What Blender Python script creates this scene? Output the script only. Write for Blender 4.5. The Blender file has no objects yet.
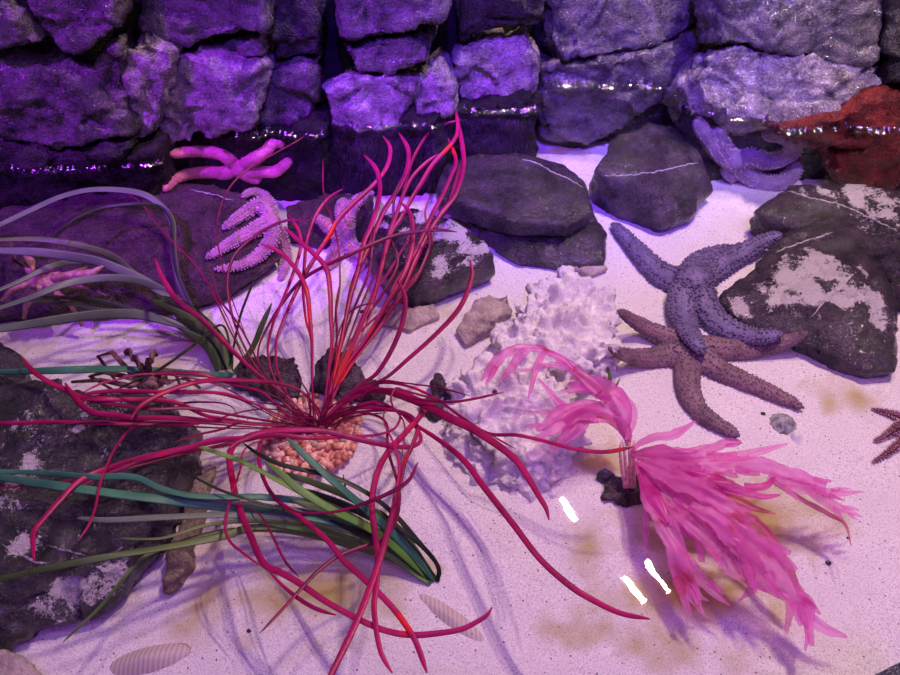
import bpy, bmesh, math, random
import numpy as np
from mathutils import Vector, Matrix, noise
from mathutils.bvhtree import BVHTree
random.seed(7)
SC = bpy.context.scene
COL = SC.collection
# ------------------------------------------------------------------ camera
CAM = Vector((0, -.75, .85)); PITCH = math.radians(48); F = 749.0
WZ = .14                                            # water level
cd = bpy.data.cameras.new('camera'); cam = bpy.data.objects.new('camera', cd); COL.objects.link(cam)
cam.location = CAM; cam.rotation_euler = (math.pi/2 - PITCH, 0, 0)
cd.sensor_width = 36; cd.lens = 36*F/900; cd.clip_start = .01
SC.camera = cam
RM = Matrix.Rotation(math.pi/2 - PITCH, 3, 'X')
def ray(px, py): return (RM @ Vector(((px-450)/F, (337.5-py)/F, -1))).normalized()
def U(px, py, z):
    d = ray(px, py); return CAM + d*((z-CAM.z)/d.z)
def UY(px, py, Y):
    d = ray(px, py); return CAM + d*((Y-CAM.y)/d.y)
def depth(p): return -((RM.transposed() @ (p-CAM)).z)
# ------------------------------------------------------------------ materials
def mat(name): 
    m = bpy.data.materials.new(name); m.use_nodes = True
    nt = m.node_tree; return m, nt, nt.nodes['Principled BSDF']
def N(nt, t, **k):
    n = nt.nodes.new(t)
    for a, v in k.items():
        if a in n.inputs: n.inputs[a].default_value = v
        else: setattr(n, a, v)
    return n
def ramp(nt, fac, stops):
    r = nt.nodes.new('ShaderNodeValToRGB'); e = r.color_ramp.elements
    while len(e) < len(stops): e.new(.5)
    for i, (p, c) in enumerate(stops): e[i].position = p; e[i].color = (*c, 1)
    nt.links.new(fac, r.inputs[0]); return r.outputs[0]
def mixc(nt, fac, a, b, mode='MIX'):
    m = nt.nodes.new('ShaderNodeMix'); m.data_type = 'RGBA'; m.blend_type = mode
    for s, v in ((0, fac), (6, a), (7, b)):
        if hasattr(v, 'is_linked') : nt.links.new(v, m.inputs[s])
        elif s == 0: m.inputs[0].default_value = v
        else: m.inputs[s].default_value = (*v, 1)
    return m.outputs[2]
def objco(nt): return nt.nodes.new('ShaderNodeTexCoord').outputs['Object']
def nz(nt, co, scale, detail=6, rough=.6, out='Fac'):
    n = N(nt, 'ShaderNodeTexNoise'); n.inputs['Scale'].default_value = scale
    n.inputs['Detail'].default_value = detail; n.inputs['Roughness'].default_value = rough
    nt.links.new(co, n.inputs['Vector']); return n.outputs[out]
def bump(nt, b, h, strength, dist, prev=None):
    n = nt.nodes.new('ShaderNodeBump'); n.inputs['Strength'].default_value = strength
    n.inputs['Distance'].default_value = dist
    nt.links.new(h, n.inputs['Height'])
    if prev: nt.links.new(prev, n.inputs['Normal'])
    nt.links.new(n.outputs[0], b.inputs['Normal']); return n.outputs[0]
def rock_mat(name, dark, light, rough=.42, sand=0, sand_glint_col=(.72, .66, .70), speck=.5, bscale=1.0, tint=None, dot=(.45, 1.35), dust_glint=False, bs=1):
    m, nt, b = mat(name); co = objco(nt)
    c = ramp(nt, nz(nt, co, 22, 8, .65), [(.36, dark), (.66, light)])
    f = ramp(nt, nz(nt, co, 260, 3, .6), [(.35, (dot[0],)*3), (.62, (dot[1],)*3)])
    c = mixc(nt, .8, c, f, 'MULTIPLY')
    if tint:
        t = ramp(nt, nz(nt, co, tint[1], 4), [(tint[2], (0,)*3), (tint[2]+.1, (1,)*3)])
        c = mixc(nt, t, c, tint[0])
    if sand:
        g = nt.nodes.new('ShaderNodeNewGeometry'); s = nt.nodes.new('ShaderNodeSeparateXYZ')
        nt.links.new(g.outputs['Normal'], s.inputs[0])
        up = nt.nodes.new('ShaderNodeMapRange'); up.inputs[1].default_value = .45; up.inputs[2].default_value = .92
        nt.links.new(s.outputs[2], up.inputs[0])
        big = ramp(nt, nz(nt, co, 11, 4, .6), [(.62-sand, (0,)*3), (.74-sand, (1,)*3)])
        fin = ramp(nt, nz(nt, co, 300, 3, .8), [(.38, (0,)*3), (.52, (1,)*3)])
        a = mixc(nt, 1, big, fin, 'MULTIPLY'); a = mixc(nt, 1, a, up.outputs[0], 'MULTIPLY')
        c = mixc(nt, a, c, sand_glint_col)
    if dust_glint:
        at = nt.nodes.new('ShaderNodeAttribute'); at.attribute_name = 'dust_glint'
        fin = nz(nt, co, 200, 3, .9); ad = nt.nodes.new('ShaderNodeMath'); ad.operation = 'ADD'
        nt.links.new(at.outputs['Fac'], ad.inputs[0]); nt.links.new(fin, ad.inputs[1])
        a = ramp(nt, ad.outputs[0], [(.93, (0,)*3), (1.0, (1,)*3)]); c = mixc(nt, a, c, sand_glint_col)  # one colour for settled sand and for the painted glint specks
    nt.links.new(c, b.inputs['Base Color'])
    b.inputs['Roughness'].default_value = rough
    b.inputs['Specular IOR Level'].default_value = speck
    p = bump(nt, b, nz(nt, co, 55*bscale, 10, .75), 1, .011*bs)
    v = nt.nodes.new('ShaderNodeTexVoronoi'); v.inputs['Scale'].default_value = 330*bscale; nt.links.new(co, v.inputs['Vector'])
    bump(nt, b, v.outputs['Distance'], .9, .0022*bs, p)
    if speck > .55:
        cb = nt.nodes.new('ShaderNodeBump'); cb.inputs['Strength'].default_value = 1; cb.inputs['Distance'].default_value = .004
        nt.links.new(nz(nt, co, 190, 1), cb.inputs['Height']); nt.links.new(cb.outputs[0], b.inputs['Coat Normal'])
        cr = ramp(nt, nz(nt, co, 14, 3), [(.42, (0,)*3), (.6, (1,)*3)]); nt.links.new(cr, b.inputs['Coat Weight'])
        b.inputs['Coat Roughness'].default_value = .1; b.inputs['Coat IOR'].default_value = 1.5
    return m
M = {}
M['rock_water'] = rock_mat('dark_submerged_rock', (.013, .008, .016), (.095, .058, .10), .24, 0, speck=.6, dust_glint=True)
M['rock_mauve'] = rock_mat('mauve_crusted_rock', (.03, .012, .022), (.11, .05, .08), .4, 0, speck=.5, dust_glint=True)
M['rock_wet'] = rock_mat('wet_black_rock', (.012, .010, .014), (.085, .07, .085), .25, 0, speck=.9, dust_glint=True)
M['wall_pale'] = rock_mat('pale_wall_stone', (.11, .08, .10), (.68, .58, .66), .2, 0, speck=.9, dot=(.6, 1.25))
M['wall_mid'] = rock_mat('grey_wall_stone', (.04, .034, .042), (.24, .20, .23), .22, 0, speck=.8, dot=(.6, 1.25))
M['wall_dark'] = rock_mat('dark_wall_stone', (.015, .012, .016), (.07, .06, .07), .4, 0, speck=.5)
M['wall_base'] = rock_mat('algae_base_gap_shade', (.008, .006, .009), (.034, .024, .034), .6, 0, speck=.25)
M['red_rock'] = rock_mat('red_crusted_rock', (.06, .006, .008), (.34, .03, .03), .4, 0, speck=.4)
M['coral'] = rock_mat('white_porous_coral', (.78, .72, .76), (.95, .90, .92), .7, 0, speck=.15, tint=((.55, .46, .34), 9, .70), dot=(.92, 1.03), bs=.45)
M['crust'] = rock_mat('crusty_brown_stone', (.035, .022, .03), (.22, .15, .19), .6, 0, speck=.3)
M['olive_tan'] = rock_mat('algae_tinted_tan_stone', (.24, .18, .12), (.52, .44, .30), .7, 0, speck=.2, dot=(.7, 1.15))
M['tan'] = rock_mat('tan_stone', (.34, .26, .24), (.66, .54, .53), .7, 0, speck=.2, dot=(.75, 1.1), bs=.4)
M['vein'] = rock_mat('white_quartz', (.5, .47, .5), (.85, .8, .85), .5)
def plain(name, c1, c2, scale=60, rough=.5, spec=.5, b1=(200, .6, .002), sub=0):
    m, nt, b = mat(name); co = objco(nt)
    c = ramp(nt, nz(nt, co, scale, 4), [(.38, c1), (.64, c2)]); nt.links.new(c, b.inputs['Base Color'])
    b.inputs['Roughness'].default_value = rough; b.inputs['Specular IOR Level'].default_value = spec
    if b1: bump(nt, b, nz(nt, co, b1[0], 4), b1[1], b1[2])
    return m
def star_mat(name, body, dot, vs=230, thr=.32, rough=.55):
    m, nt, b = mat(name); co = objco(nt)
    v = nt.nodes.new('ShaderNodeTexVoronoi'); v.inputs['Scale'].default_value = vs; nt.links.new(co, v.inputs['Vector'])
    k = ramp(nt, v.outputs['Distance'], [(thr*.6, (1,)*3), (thr, (0,)*3)])
    n = ramp(nt, nz(nt, co, 30, 5), [(.35, tuple(x*.65 for x in body)), (.65, tuple(min(1, x*1.25) for x in body))])
    c = mixc(nt, k, n, dot); nt.links.new(c, b.inputs['Base Color'])
    b.inputs['Roughness'].default_value = rough; b.inputs['Specular IOR Level'].default_value = .35
    p = bump(nt, b, k, .8, .0015); bump(nt, b, nz(nt, co, 500, 3), .6, .001, p)
    return m
M['star_pink'] = star_mat('pink_starfish_skin', (.78, .22, .36), (.85, .32, .45), 300)
M['star_spiny'] = star_mat('spiny_mauve_starfish_skin', (.38, .15, .28), (.62, .38, .5), 260)
M['star_pale'] = star_mat('pale_fuzzy_starfish_skin', (.72, .30, .36), (.85, .50, .52), 380)
M['star_blue'] = star_mat('blue_violet_starfish_skin', (.16, .12, .27), (.085, .06, .15), 200, .3)
M['star_brown'] = star_mat('brown_mauve_starfish_skin', (.21, .11, .15), (.13, .065, .095), 220, .28)
M['star_lilac'] = star_mat('lilac_starfish_skin', (.26, .17, .33), (.38, .28, .45), 300)
M['star_red'] = star_mat('dark_red_starfish_skin', (.14, .03, .035), (.5, .22, .2), 260)
M['spine'] = plain('pale_spine', (.42, .24, .38), (.62, .42, .55), b1=None)
M['spine_dark'] = plain('dark_tubercle', (.07, .05, .11), (.16, .12, .22), b1=None)
M['crab_pink'] = plain('pinkish_crab_shell', (.26, .10, .10), (.50, .26, .23), 120)
M['crab_brown'] = plain('brown_crab_shell', (.10, .035, .04), (.26, .12, .12), 120)
M['pebble'] = plain('pink_gravel', (.42, .13, .09), (.90, .52, .42), 130, .4, .4)
M['black'] = plain('black_pebble', (.02, .02, .025), (.06, .05, .06), 55, .35)
M['stalk'] = plain('pinkish_stalk', (.55, .2, .25), (.75, .38, .42), 200)
M['shell_grey'] = plain('grey_mottled_shell', (.12, .13, .13), (.5, .52, .5), 110)
M['pearl'] = plain('pearly_shell', (.5, .45, .55), (.9, .88, .9), 60, .15)
M['rim'] = plain('dark_tank_rim', (.02, .02, .05), (.04, .04, .07), 30, .3)
def ribbed(name, c1, c2, sc):
    m, nt, b = mat(name); co = objco(nt); w = nt.nodes.new('ShaderNodeTexWave')
    w.inputs['Scale'].default_value = sc; w.inputs['Distortion'].default_value = 1.5; nt.links.new(co, w.inputs['Vector'])
    nt.links.new(ramp(nt, w.outputs['Fac'], [(.2, c1), (.8, c2)]), b.inputs['Base Color']); b.inputs['Roughness'].default_value = .6
    bump(nt, b, w.outputs['Fac'], .25, .0015); return m
M['shell_tan'] = ribbed('ribbed_tan_shell', (.44, .35, .34), (.54, .45, .43), 60)
def weed_mat(name, c1, c2, scale, transl=.3, rough=.25, trans=0, spec=.6, edge=None):
    m, nt, b = mat(name); co = objco(nt); out = nt.nodes['Material Output']
    c = ramp(nt, nz(nt, co, scale, 3), [(.36, c1), (.62, c2)])
    if edge: c = mixc(nt, ramp(nt, nz(nt, co, scale*.9, 2), [(.61, (0,)*3), (.68, (1,)*3)]), c, edge)
    nt.links.new(c, b.inputs['Base Color']); b.inputs['Roughness'].default_value = rough; b.inputs['Specular IOR Level'].default_value = spec
    bump(nt, b, nz(nt, co, 150, 4), .4, .0015)
    t = nt.nodes.new('ShaderNodeBsdfTranslucent'); nt.links.new(c, t.inputs[0])
    mx = nt.nodes.new('ShaderNodeMixShader'); mx.inputs[0].default_value = transl
    nt.links.new(b.outputs[0], mx.inputs[1]); nt.links.new(t.outputs[0], mx.inputs[2]); s = mx.outputs[0]
    if trans:
        tr = nt.nodes.new('ShaderNodeBsdfTransparent'); tr.inputs[0].default_value = (1, .78, .95, 1); m2 = nt.nodes.new('ShaderNodeMixShader')
        m2.inputs[0].default_value = trans; nt.links.new(s, m2.inputs[1]); nt.links.new(tr.outputs[0], m2.inputs[2]); s = m2.outputs[0]
    nt.links.new(s, out.inputs[0]); return m
M['red'] = weed_mat('crimson_weed', (.26, .004, .07), (.50, .012, .13), 14, .2, .36, 0, .3, edge=(.72, .01, .03))
M['red_dark'] = weed_mat('dark_crimson_weed', (.13, .003, .045), (.30, .008, .08), 16, .2, .36, 0, .3, edge=(.4, .01, .035))
M['green_pale'] = weed_mat('pale_eelgrass', (.12, .16, .12), (.20, .25, .18), 10, .25, .4, 0, .3)
M['green_dark'] = weed_mat('dark_eelgrass', (.015, .025, .01), (.045, .065, .025), 10, .2, .4, 0, .3)
M['green_teal'] = weed_mat('teal_eelgrass', (.045, .19, .12), (.09, .31, .17), 10, .25, .4, 0, .3)
M['green_lime'] = weed_mat('lime_eelgrass', (.12, .32, .05), (.24, .48, .10), 10, .3, .4, 0, .3)
M['green_olive'] = weed_mat('olive_eelgrass', (.08, .14, .04), (.17, .25, .08), 10, .3, .4, 0, .3)
M['pink'] = weed_mat('pink_weed', (.78, .17, .54), (.92, .40, .76), 22, .45, .28, .60, .4, edge=(.72, .15, .30))
M['pink_hot'] = weed_mat('magenta_weed', (.58, .02, .28), (.84, .14, .55), 25, .4, .28, .40, .4)
M['pink_pale'] = weed_mat('pale_pink_weed', (.84, .30, .58), (.93, .50, .78), 25, .4, .28, .68, .4)
M['pink_red'] = weed_mat('reddish_weed', (.46, .07, .13), (.70, .2, .28), 25, .3, .28, .45, .4)
# sand
m, nt, b = mat('pale_sand'); co = objco(nt)
g = ramp(nt, nz(nt, co, 500, 3, .7), [(.32, (.26, .22, .25)), (.42, (.66, .61, .64)), (.62, (.86, .81, .82))])
g = mixc(nt, ramp(nt, nz(nt, co, 9, 4), [(.4, (0,)*3), (.7, (.35,)*3)]), g, (.62, .56, .58))
v = nt.nodes.new('ShaderNodeTexVoronoi'); v.inputs['Scale'].default_value = 120; nt.links.new(co, v.inputs['Vector'])
wn = nt.nodes.new('ShaderNodeTexWhiteNoise'); nt.links.new(v.outputs['Position'], wn.inputs['Vector'])
lt = nt.nodes.new('ShaderNodeMath'); lt.operation = 'LESS_THAN'; lt.inputs[1].default_value = .13; nt.links.new(v.outputs['Distance'], lt.inputs[0])
gt = nt.nodes.new('ShaderNodeMath'); gt.operation = 'GREATER_THAN'; gt.inputs[1].default_value = .68; nt.links.new(wn.outputs['Value'], gt.inputs[0])
mu = nt.nodes.new('ShaderNodeMath'); mu.operation = 'MULTIPLY'; nt.links.new(lt.outputs[0], mu.inputs[0]); nt.links.new(gt.outputs[0], mu.inputs[1])
g = mixc(nt, mu.outputs[0], g, (.12, .08, .08))
at = nt.nodes.new('ShaderNodeAttribute'); at.attribute_name = 'algae'
g = mixc(nt, at.outputs['Fac'], g, (.42, .34, .13))
nt.links.new(g, b.inputs['Base Color']); b.inputs['Roughness'].default_value = .85; b.inputs['Specular IOR Level'].default_value = .15
p = bump(nt, b, nz(nt, co, 600, 3, .7), .7, .0012); bump(nt, b, nz(nt, co, 45, 5), .5, .004, p)
M['sand'] = m
# water: clear with a Fresnel reflection; the rippled edge where it climbs the stones is rougher
for key, nm, rg, bs, bd, bsc in (('water', 'clear_water', .012, .05, .003, 16), ('edge', 'rippled_edge_water', .07, .5, .003, 120)):
    m, nt, b = mat(nm); out = nt.nodes['Material Output']; nt.nodes.remove(b)
    fr = N(nt, 'ShaderNodeFresnel'); fr.inputs['IOR'].default_value = 1.33 if key == 'water' else 2.4
    gl = nt.nodes.new('ShaderNodeBsdfGlossy'); gl.inputs['Roughness'].default_value = rg; gl.inputs[0].default_value = (1, 1, 1, 1)
    tr = nt.nodes.new('ShaderNodeBsdfTransparent'); tr.inputs[0].default_value = (.97, .97, .99, 1)
    mx = nt.nodes.new('ShaderNodeMixShader')
    bp = nt.nodes.new('ShaderNodeBump'); bp.inputs['Strength'].default_value = bs; bp.inputs['Distance'].default_value = bd
    nt.links.new(nz(nt, objco(nt), bsc, 2), bp.inputs['Height'])
    for n_ in (fr, gl): nt.links.new(bp.outputs[0], n_.inputs['Normal'])
    nt.links.new(fr.outputs[0], mx.inputs[0]); nt.links.new(tr.outputs[0], mx.inputs[1]); nt.links.new(gl.outputs[0], mx.inputs[2])
    nt.links.new(mx.outputs[0], out.inputs[0]); M[key] = m
# ------------------------------------------------------------------ object helpers
def tag(o, label=None, cat=None, group=None, kind=None):
    for k, v in (('label', label), ('category', cat), ('group', group), ('kind', kind)):
        if v: o[k] = v
    return o
def empty(name, loc, label, cat, group=None):
    o = bpy.data.objects.new(name, None); COL.objects.link(o); o.location = loc; o.empty_display_size = .02
    return tag(o, label, cat, group)
def link(name, V, Fc, m, parent=None, origin=None, smooth=True):
    """one mesh object; V in world coordinates"""
    V = np.asarray(V, float)
    if parent is not None: org = np.array(parent.location)
    elif origin is not None: org = np.array(origin)
    else: org = np.array([(V[:,0].min()+V[:,0].max())/2, (V[:,1].min()+V[:,1].max())/2, V[:,2].min()])
    if parent is not None and parent.parent is not None: org = org + np.array(parent.parent.location)
    me = bpy.data.meshes.new(name); me.from_pydata((V-org).tolist(), [], [tuple(int(i) for i in f) for f in Fc])
    if smooth: me.polygons.foreach_set('use_smooth', [True]*len(me.polygons))
    me.materials.append(M[m] if isinstance(m, str) else m); me.update()
    o = bpy.data.objects.new(name, me); COL.objects.link(o)
    if parent is not None: o.parent = parent
    else: o.location = org
    return o
def remesh(V, Fc, vox, smooth=2, fac=.5):
    me = bpy.data.meshes.new('tmp'); me.from_pydata([tuple(v) for v in V], [], [tuple(f) for f in Fc])
    bm = bmesh.new(); bm.from_mesh(me); bmesh.ops.recalc_face_normals(bm, faces=bm.faces); bm.to_mesh(me); bm.free()
    o = bpy.data.objects.new('tmp', me); COL.objects.link(o)
    r = o.modifiers.new('r', 'REMESH'); r.mode = 'VOXEL'; r.voxel_size = vox
    if smooth: s = o.modifiers.new('s', 'SMOOTH'); s.iterations = smooth; s.factor = fac
    dg = bpy.context.evaluated_depsgraph_get(); dg.update()
    e = o.evaluated_get(dg); m2 = bpy.data.meshes.new_from_object(e)
    n = len(m2.vertices); A = np.empty(n*3); m2.vertices.foreach_get('co', A)
    B = np.empty(n*3); m2.vertex_normals.foreach_get('vector', B)
    Fo = [tuple(p.vertices) for p in m2.polygons]
    bpy.data.objects.remove(o); bpy.data.meshes.remove(me); bpy.data.meshes.remove(m2)
    return A.reshape(-1, 3), B.reshape(-1, 3), Fo
def hull(pts):
    bm = bmesh.new()
    for p in pts: bm.verts.new(p)
    r = bmesh.ops.convex_hull(bm, input=bm.verts)
    for v in [v for v in bm.verts if not v.link_faces]: bm.verts.remove(v)
    bm.verts.index_update(); V = [tuple(v.co) for v in bm.verts]; Fc = [tuple(v.index for v in f.verts) for f in bm.faces]
    bm.free(); return V, Fc
def rough_up(A, B, amp=.006, sc=12, crack=.0, csc=7, facet=.0, fsc=14, pits=0, psc=60, strata=None, seed=0, fine=.0012):
    off = Vector((seed*3.7, seed*1.3, seed*2.1)); out = A.copy()
    for i in range(len(A)):
        p = Vector(A[i]) + off; d = 0
        d += amp*noise.fractal(p*sc, 1.0, 2.1, 4)
        if fine: d += fine*noise.fractal(p*90, .8, 2.1, 3)
        if crack or facet:
            q = p + noise.noise_vector(p*9)*.012
            if crack:
                ds = noise.voronoi(q*csc)[0]; e = ds[1]-ds[0]
                if e < .09: d -= crack*(1-e/.09)**1.5
            if facet:
                ds, ps = noise.voronoi(q*fsc); c = ps[0]
                h = noise.noise(c*5.3); g = noise.noise_vector(c*3.1); d += facet*(h + 1.6*g.dot(q*fsc-c))
        if pits:
            k = noise.noise(p*psc*.45)+.5*noise.noise(p*psc); 
            d += pits*(abs(k)*1.5-.35)
            ds = noise.voronoi(p*psc*.55)[0]
            if ds[0] < .28: d -= pits*1.6*(1-ds[0]/.28)
        if strata:
            sv, sa, ss = strata; t = (p.dot(sv) + .006*noise.noise(p*14))*ss
            d += sa*(abs((t % 1)-.5)*2)**.5 - sa*.6
        out[i] = A[i] + B[i]*d
    return out
BV = []                                             # (bvh) everything solid, for ray casts
def solid(V, Fc): BV.append(BVHTree.FromPolygons([tuple(v) for v in V], [tuple(int(i) for i in f) for f in Fc]))
def hit(px, py, only=None):
    d = ray(px, py); best = None
    for t in (BV if only is None else [only]):
        h = t.ray_cast(CAM, d)
        if h[0] is not None and (best is None or h[3] < best[3]): best = h
    return best
seedc = [0]
def rock(name, label, cat, top, bot, m, vox=.0045, smooth=3, group=None, floor=-.02, extra=None, dust_glint=(), **kw):
    seedc[0] += 1; kw.setdefault('seed', seedc[0])
    zb = min(.02, .3*max(t[2] for t in top)) if extra is None else 0
    P = [U(*t) for t in top] + [U(x, y, zb) for x, y in bot]
    c = sum(P, Vector())/len(P)
    P += [Vector((c.x+(p.x-c.x)*(.84 if bot else .98), c.y+(p.y-c.y)*(.84 if bot else .98), floor)) for p in P]
    V, Fc = hull(P)
    if extra:
        for tp, bt in extra:
            Q = [U(*t) for t in tp] + [U(x, y, 0) for x, y in bt]; Q += [Vector((p.x, p.y, floor)) for p in Q]
            V2, F2 = hull(Q); n = len(V); V += V2; Fc += [tuple(i+n for i in f) for f in F2]
    A, B, Fo = remesh(V, Fc, vox, smooth)
    A = rough_up(A, B, **kw); o = link(name, A, Fo, m); solid(A, Fo)
    if m in ('rock_water', 'rock_wet', 'rock_mauve'):
        t = BV[-1]; bl = []
        for x, y, r, a in dust_glint:
            h = hit(x, y, t)
            if h: bl.append((h[0], r, a))
        val = []
        for i in range(len(A)):
            p = Vector(A[i]); v = 0
            for c_, r, a in bl:
                d = (p-c_).length/r
                if d < 1.5: v = max(v, a*(1.5-d)/1.5)
            v *= .68
            if v > 0: v += .45*noise.fractal(p*35, 1, 2, 4)
            if p.z < .004 and floor < 0: v += .2
            val.append(max(0, min(1, v+.13))*max(0, min(1, .25+B[i][2]*1.2)))  # even offset scatters pale specks that paint wet glints, besides the sand patches
        at_ = o.data.attributes.new('dust_glint', 'FLOAT', 'POINT'); at_.data.foreach_set('value', val)
    tag(o, label, cat, group); o['_t'] = len(BV)-1
    return o
# ------------------------------------------------------------------ sand floor
stains = [(620, 545, .04, .5), (735, 505, .045, .9), (600, 620, .03, .4), (770, 540, .03, .7), (670, 640, .035, .6), (230, 470, .03, .5), (380, 600, .03, .4), (760, 520, .05, .9), (700, 590, .05, .8), (655, 600, .035, .6), (340, 585, .05, .7), (240, 590, .06, .5), (600, 462, .035, .6), (690, 545, .04, .7),
          (850, 395, .03, .6), (300, 560, .05, .4), (180, 350, .05, .5), (110, 560, .03, .3), (480, 415, .02, .5), (560, 150, .04, .5), (20, 335, .04, .4), (730, 640, .04, .4), (410, 310, .03, .4)]
SP = [(U(x, y, 0), r, a) for x, y, r, a in stains]
nx, ny = 380, 300; X0, X1, Y0, Y1 = -1.15, 1.25, -.85, .95
V = []; al = []
for j in range(ny+1):
    for i in range(nx+1):
        x = X0+(X1-X0)*i/nx; y = Y0+(Y1-Y0)*j/ny; p = Vector((x, y, 0))
        z = .004*noise.fractal(p*5, 1, 2, 3)+.0012*noise.fractal(p*38, 1, 2, 3) - .002
        V.append((x, y, z)); a = 0
        for c, r, s in SP:
            d = (Vector(((x-c.x)*.62, y-c.y, 0))).length/r
            if d < 1.6: a = max(a, s*max(0, 1-d/1.6))
        al.append(max(0, min(1, a*1.5 + (.7*noise.fractal(p*22, 1, 2, 4) if a > 0 else 0) - .12)))
Fc = [(j*(nx+1)+i, j*(nx+1)+i+1, (j+1)*(nx+1)+i+1, (j+1)*(nx+1)+i) for j in range(ny) for i in range(nx)]
fl = link('floor', V, Fc, 'sand', origin=(0, 0, 0)); fl['kind'] = 'structure'
ca = fl.data.attributes.new('algae', 'FLOAT', 'POINT'); ca.data.foreach_set('value', al)
solid(V, Fc)
# ------------------------------------------------------------------ rock wall
WL = [(-200, 190), (0, 172), (100, 163), (170, 150), (230, 137), (310, 128), (400, 128), (430, 122), (480, 112), (540, 92), (600, 88), (640, 88), (680, 100), (740, 120), (800, 124), (860, 132), (900, 132), (1100, 135)]
def wly(x):
    for (a, b), (c, d) in zip(WL, WL[1:]):
        if a <= x <= c: return b+(d-b)*(x-a)/(c-a)
    return WL[0][1] if x < 0 else WL[-1][1]
def wally(x): return U(x, wly(x), WZ).y
def onwall(px, py, Yw, k):
    d = ray(px, py); t = (Yw-CAM.y)/d.y; p = CAM+d*t
    if p.z > WZ and k:
        # y = Yw + k (z-WZ)
        t = (Yw - CAM.y + k*(CAM.z-WZ))/(d.y - k*d.z); p = CAM+d*t
    return p
def block(label, poly, m='wall_mid', bulge=.045, k=.45, rec=0, vox=.0055, cat='rock', name='wall_boulder', yx=None, tilt=0, group=None, **kw):
    seedc[0] += 1; kw.setdefault('seed', seedc[0]); kw.setdefault('amp', .009); kw.setdefault('facet', .011); kw.setdefault('fine', .003); kw.setdefault('crack', .004); kw.setdefault('csc', 11)
    if k == .45 and sum(p[0] for p in poly)/len(poly) < 600: k = .08
    cx = sum(p[0] for p in poly)/len(poly) if yx is None else yx
    tilt = tilt*.8
    Yw = wally(min(max(cx, -40), 940)) + rec
    P = [onwall(x, y, Yw, k) for x, y in poly]
    c = sum(P, Vector())/len(P); n = Vector((0, -1, k if c.z > WZ-.03 else .15)).normalized()
    n2 = (n+Vector((0, 0, tilt))).normalized()
    rings = []
    for s, o_ in ((1, -.05-bulge), (1.06, -bulge), (1.03, -.4*bulge), (.92, 0)):
        rings.append([c+(p-c)*s + n2*o_ for p in P])
    V = [p for r in rings for p in r]; L = len(P); Fc = []
    for r in range(3):
        for i in range(L):
            j = (i+1) % L; Fc.append((r*L+i, r*L+j, (r+1)*L+j, (r+1)*L+i))
    Fc.append(tuple(range(L-1, -1, -1))); Fc.append(tuple(3*L+i for i in range(L)))
    bm = bmesh.new(); vs = [bm.verts.new(p) for p in V]
    for f in Fc: bm.faces.new([vs[i] for i in f])
    bmesh.ops.triangulate(bm, faces=bm.faces); bm.verts.index_update()
    Fc = [tuple(v.index for v in f.verts) for f in bm.faces]; bm.free()
    A, B, Fo = remesh(V, Fc, vox, 2)
    A = rough_up(A, B, **kw); o = link(name, A, Fo, m); solid(A, Fo); tag(o, label, cat, group)
    return o
block('dark narrow stone in the upper corner of the tank wall', [(-90, -40), (-5, -30), (14, 10), (30, 36), (40, 47), (10, 47), (-90, 42)], 'wall_mid', .03)
block('violet stone at wall top wedged beside the corner stone', [(12, -30), (112, -30), (119, 28), (100, 42), (75, 57), (60, 56), (36, 28)], 'wall_mid', .04, facet=.009)
block('largest violet wall stone above the waterline, with rough flat face', [(-90, 55), (0, 54), (60, 66), (85, 86), (122, 121), (127, 138), (75, 146), (48, 152), (-90, 140)], 'wall_mid', .04)
block('slim layered stone along the waterline under the largest violet stone', [(-90, 142), (0, 143), (50, 156), (80, 150), (128, 143), (128, 158), (60, 168), (-90, 182)], 'wall_dark', .03, strata=(Vector((0, 0, 1)), .004, 60))
block('narrow wedge stone beside a cracked bright violet block', [(86, 60), (117, 44), (124, 70), (123, 118), (100, 92)], 'wall_mid', .03)
block('bright violet wall block split by a vertical crack', [(126, 44), (150, 38), (172, 52), (171, 80), (161, 110), (156, 140), (138, 143), (127, 115)], 'wall_pale', .055, tilt=.25)
block('broad bright violet block whose lower edge touches the waterline', [(174, 52), (200, 57), (262, 66), (260, 105), (254, 130), (200, 139), (160, 141), (165, 112), (174, 82)], 'wall_pale', .055, tilt=.25)
block('wide dark violet stone topping the bright violet blocks', [(128, -35), (268, -35), (266, 30), (228, 38), (190, 50), (140, 33)], 'wall_mid', .05)
block('thin wedge stone tucked under the wide top stone', [(203, 50), (232, 38), (266, 34), (264, 60), (225, 56)], 'wall_mid', .03)
block('tall narrow blue column stone between two stone stacks', [(272, -30), (318, -30), (320, 40), (316, 58), (276, 62)], 'wall_dark', .03)
block('narrow streaked column stone standing just above the waterline', [(267, 68), (296, 62), (318, 66), (314, 126), (258, 130)], 'wall_mid', .035)
block('dark square stone beside the column at the top centre', [(336, -30), (446, -30), (444, 14), (425, 28), (352, 44), (338, 40)], 'wall_mid', .05)
block('oval flat stone sandwiched between larger wall stones', [(341, 53), (372, 42), (408, 38), (433, 43), (429, 64), (402, 74), (357, 72)], 'wall_mid', .045)
block('pale block dripping over the fringe of dark algae', [(324, 92), (350, 81), (380, 77), (420, 82), (412, 108), (402, 128), (345, 134), (326, 128)], 'wall_pale', .055, tilt=.3)
block('small triangular pale stone between two pale blocks', [(422, 84), (441, 64), (455, 86), (455, 118), (414, 124)], 'wall_pale', .045)
block('square pale block with a brown-stained ledge', [(456, 54), (480, 42), (526, 34), (541, 58), (538, 92), (530, 104), (470, 112), (456, 100)], 'wall_pale', .07, tilt=.3)
block('dark recessed stone over the pale square block', [(460, -35), (532, -35), (540, 28), (520, 30), (478, 37), (463, 40)], 'wall_dark', .02)
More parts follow.
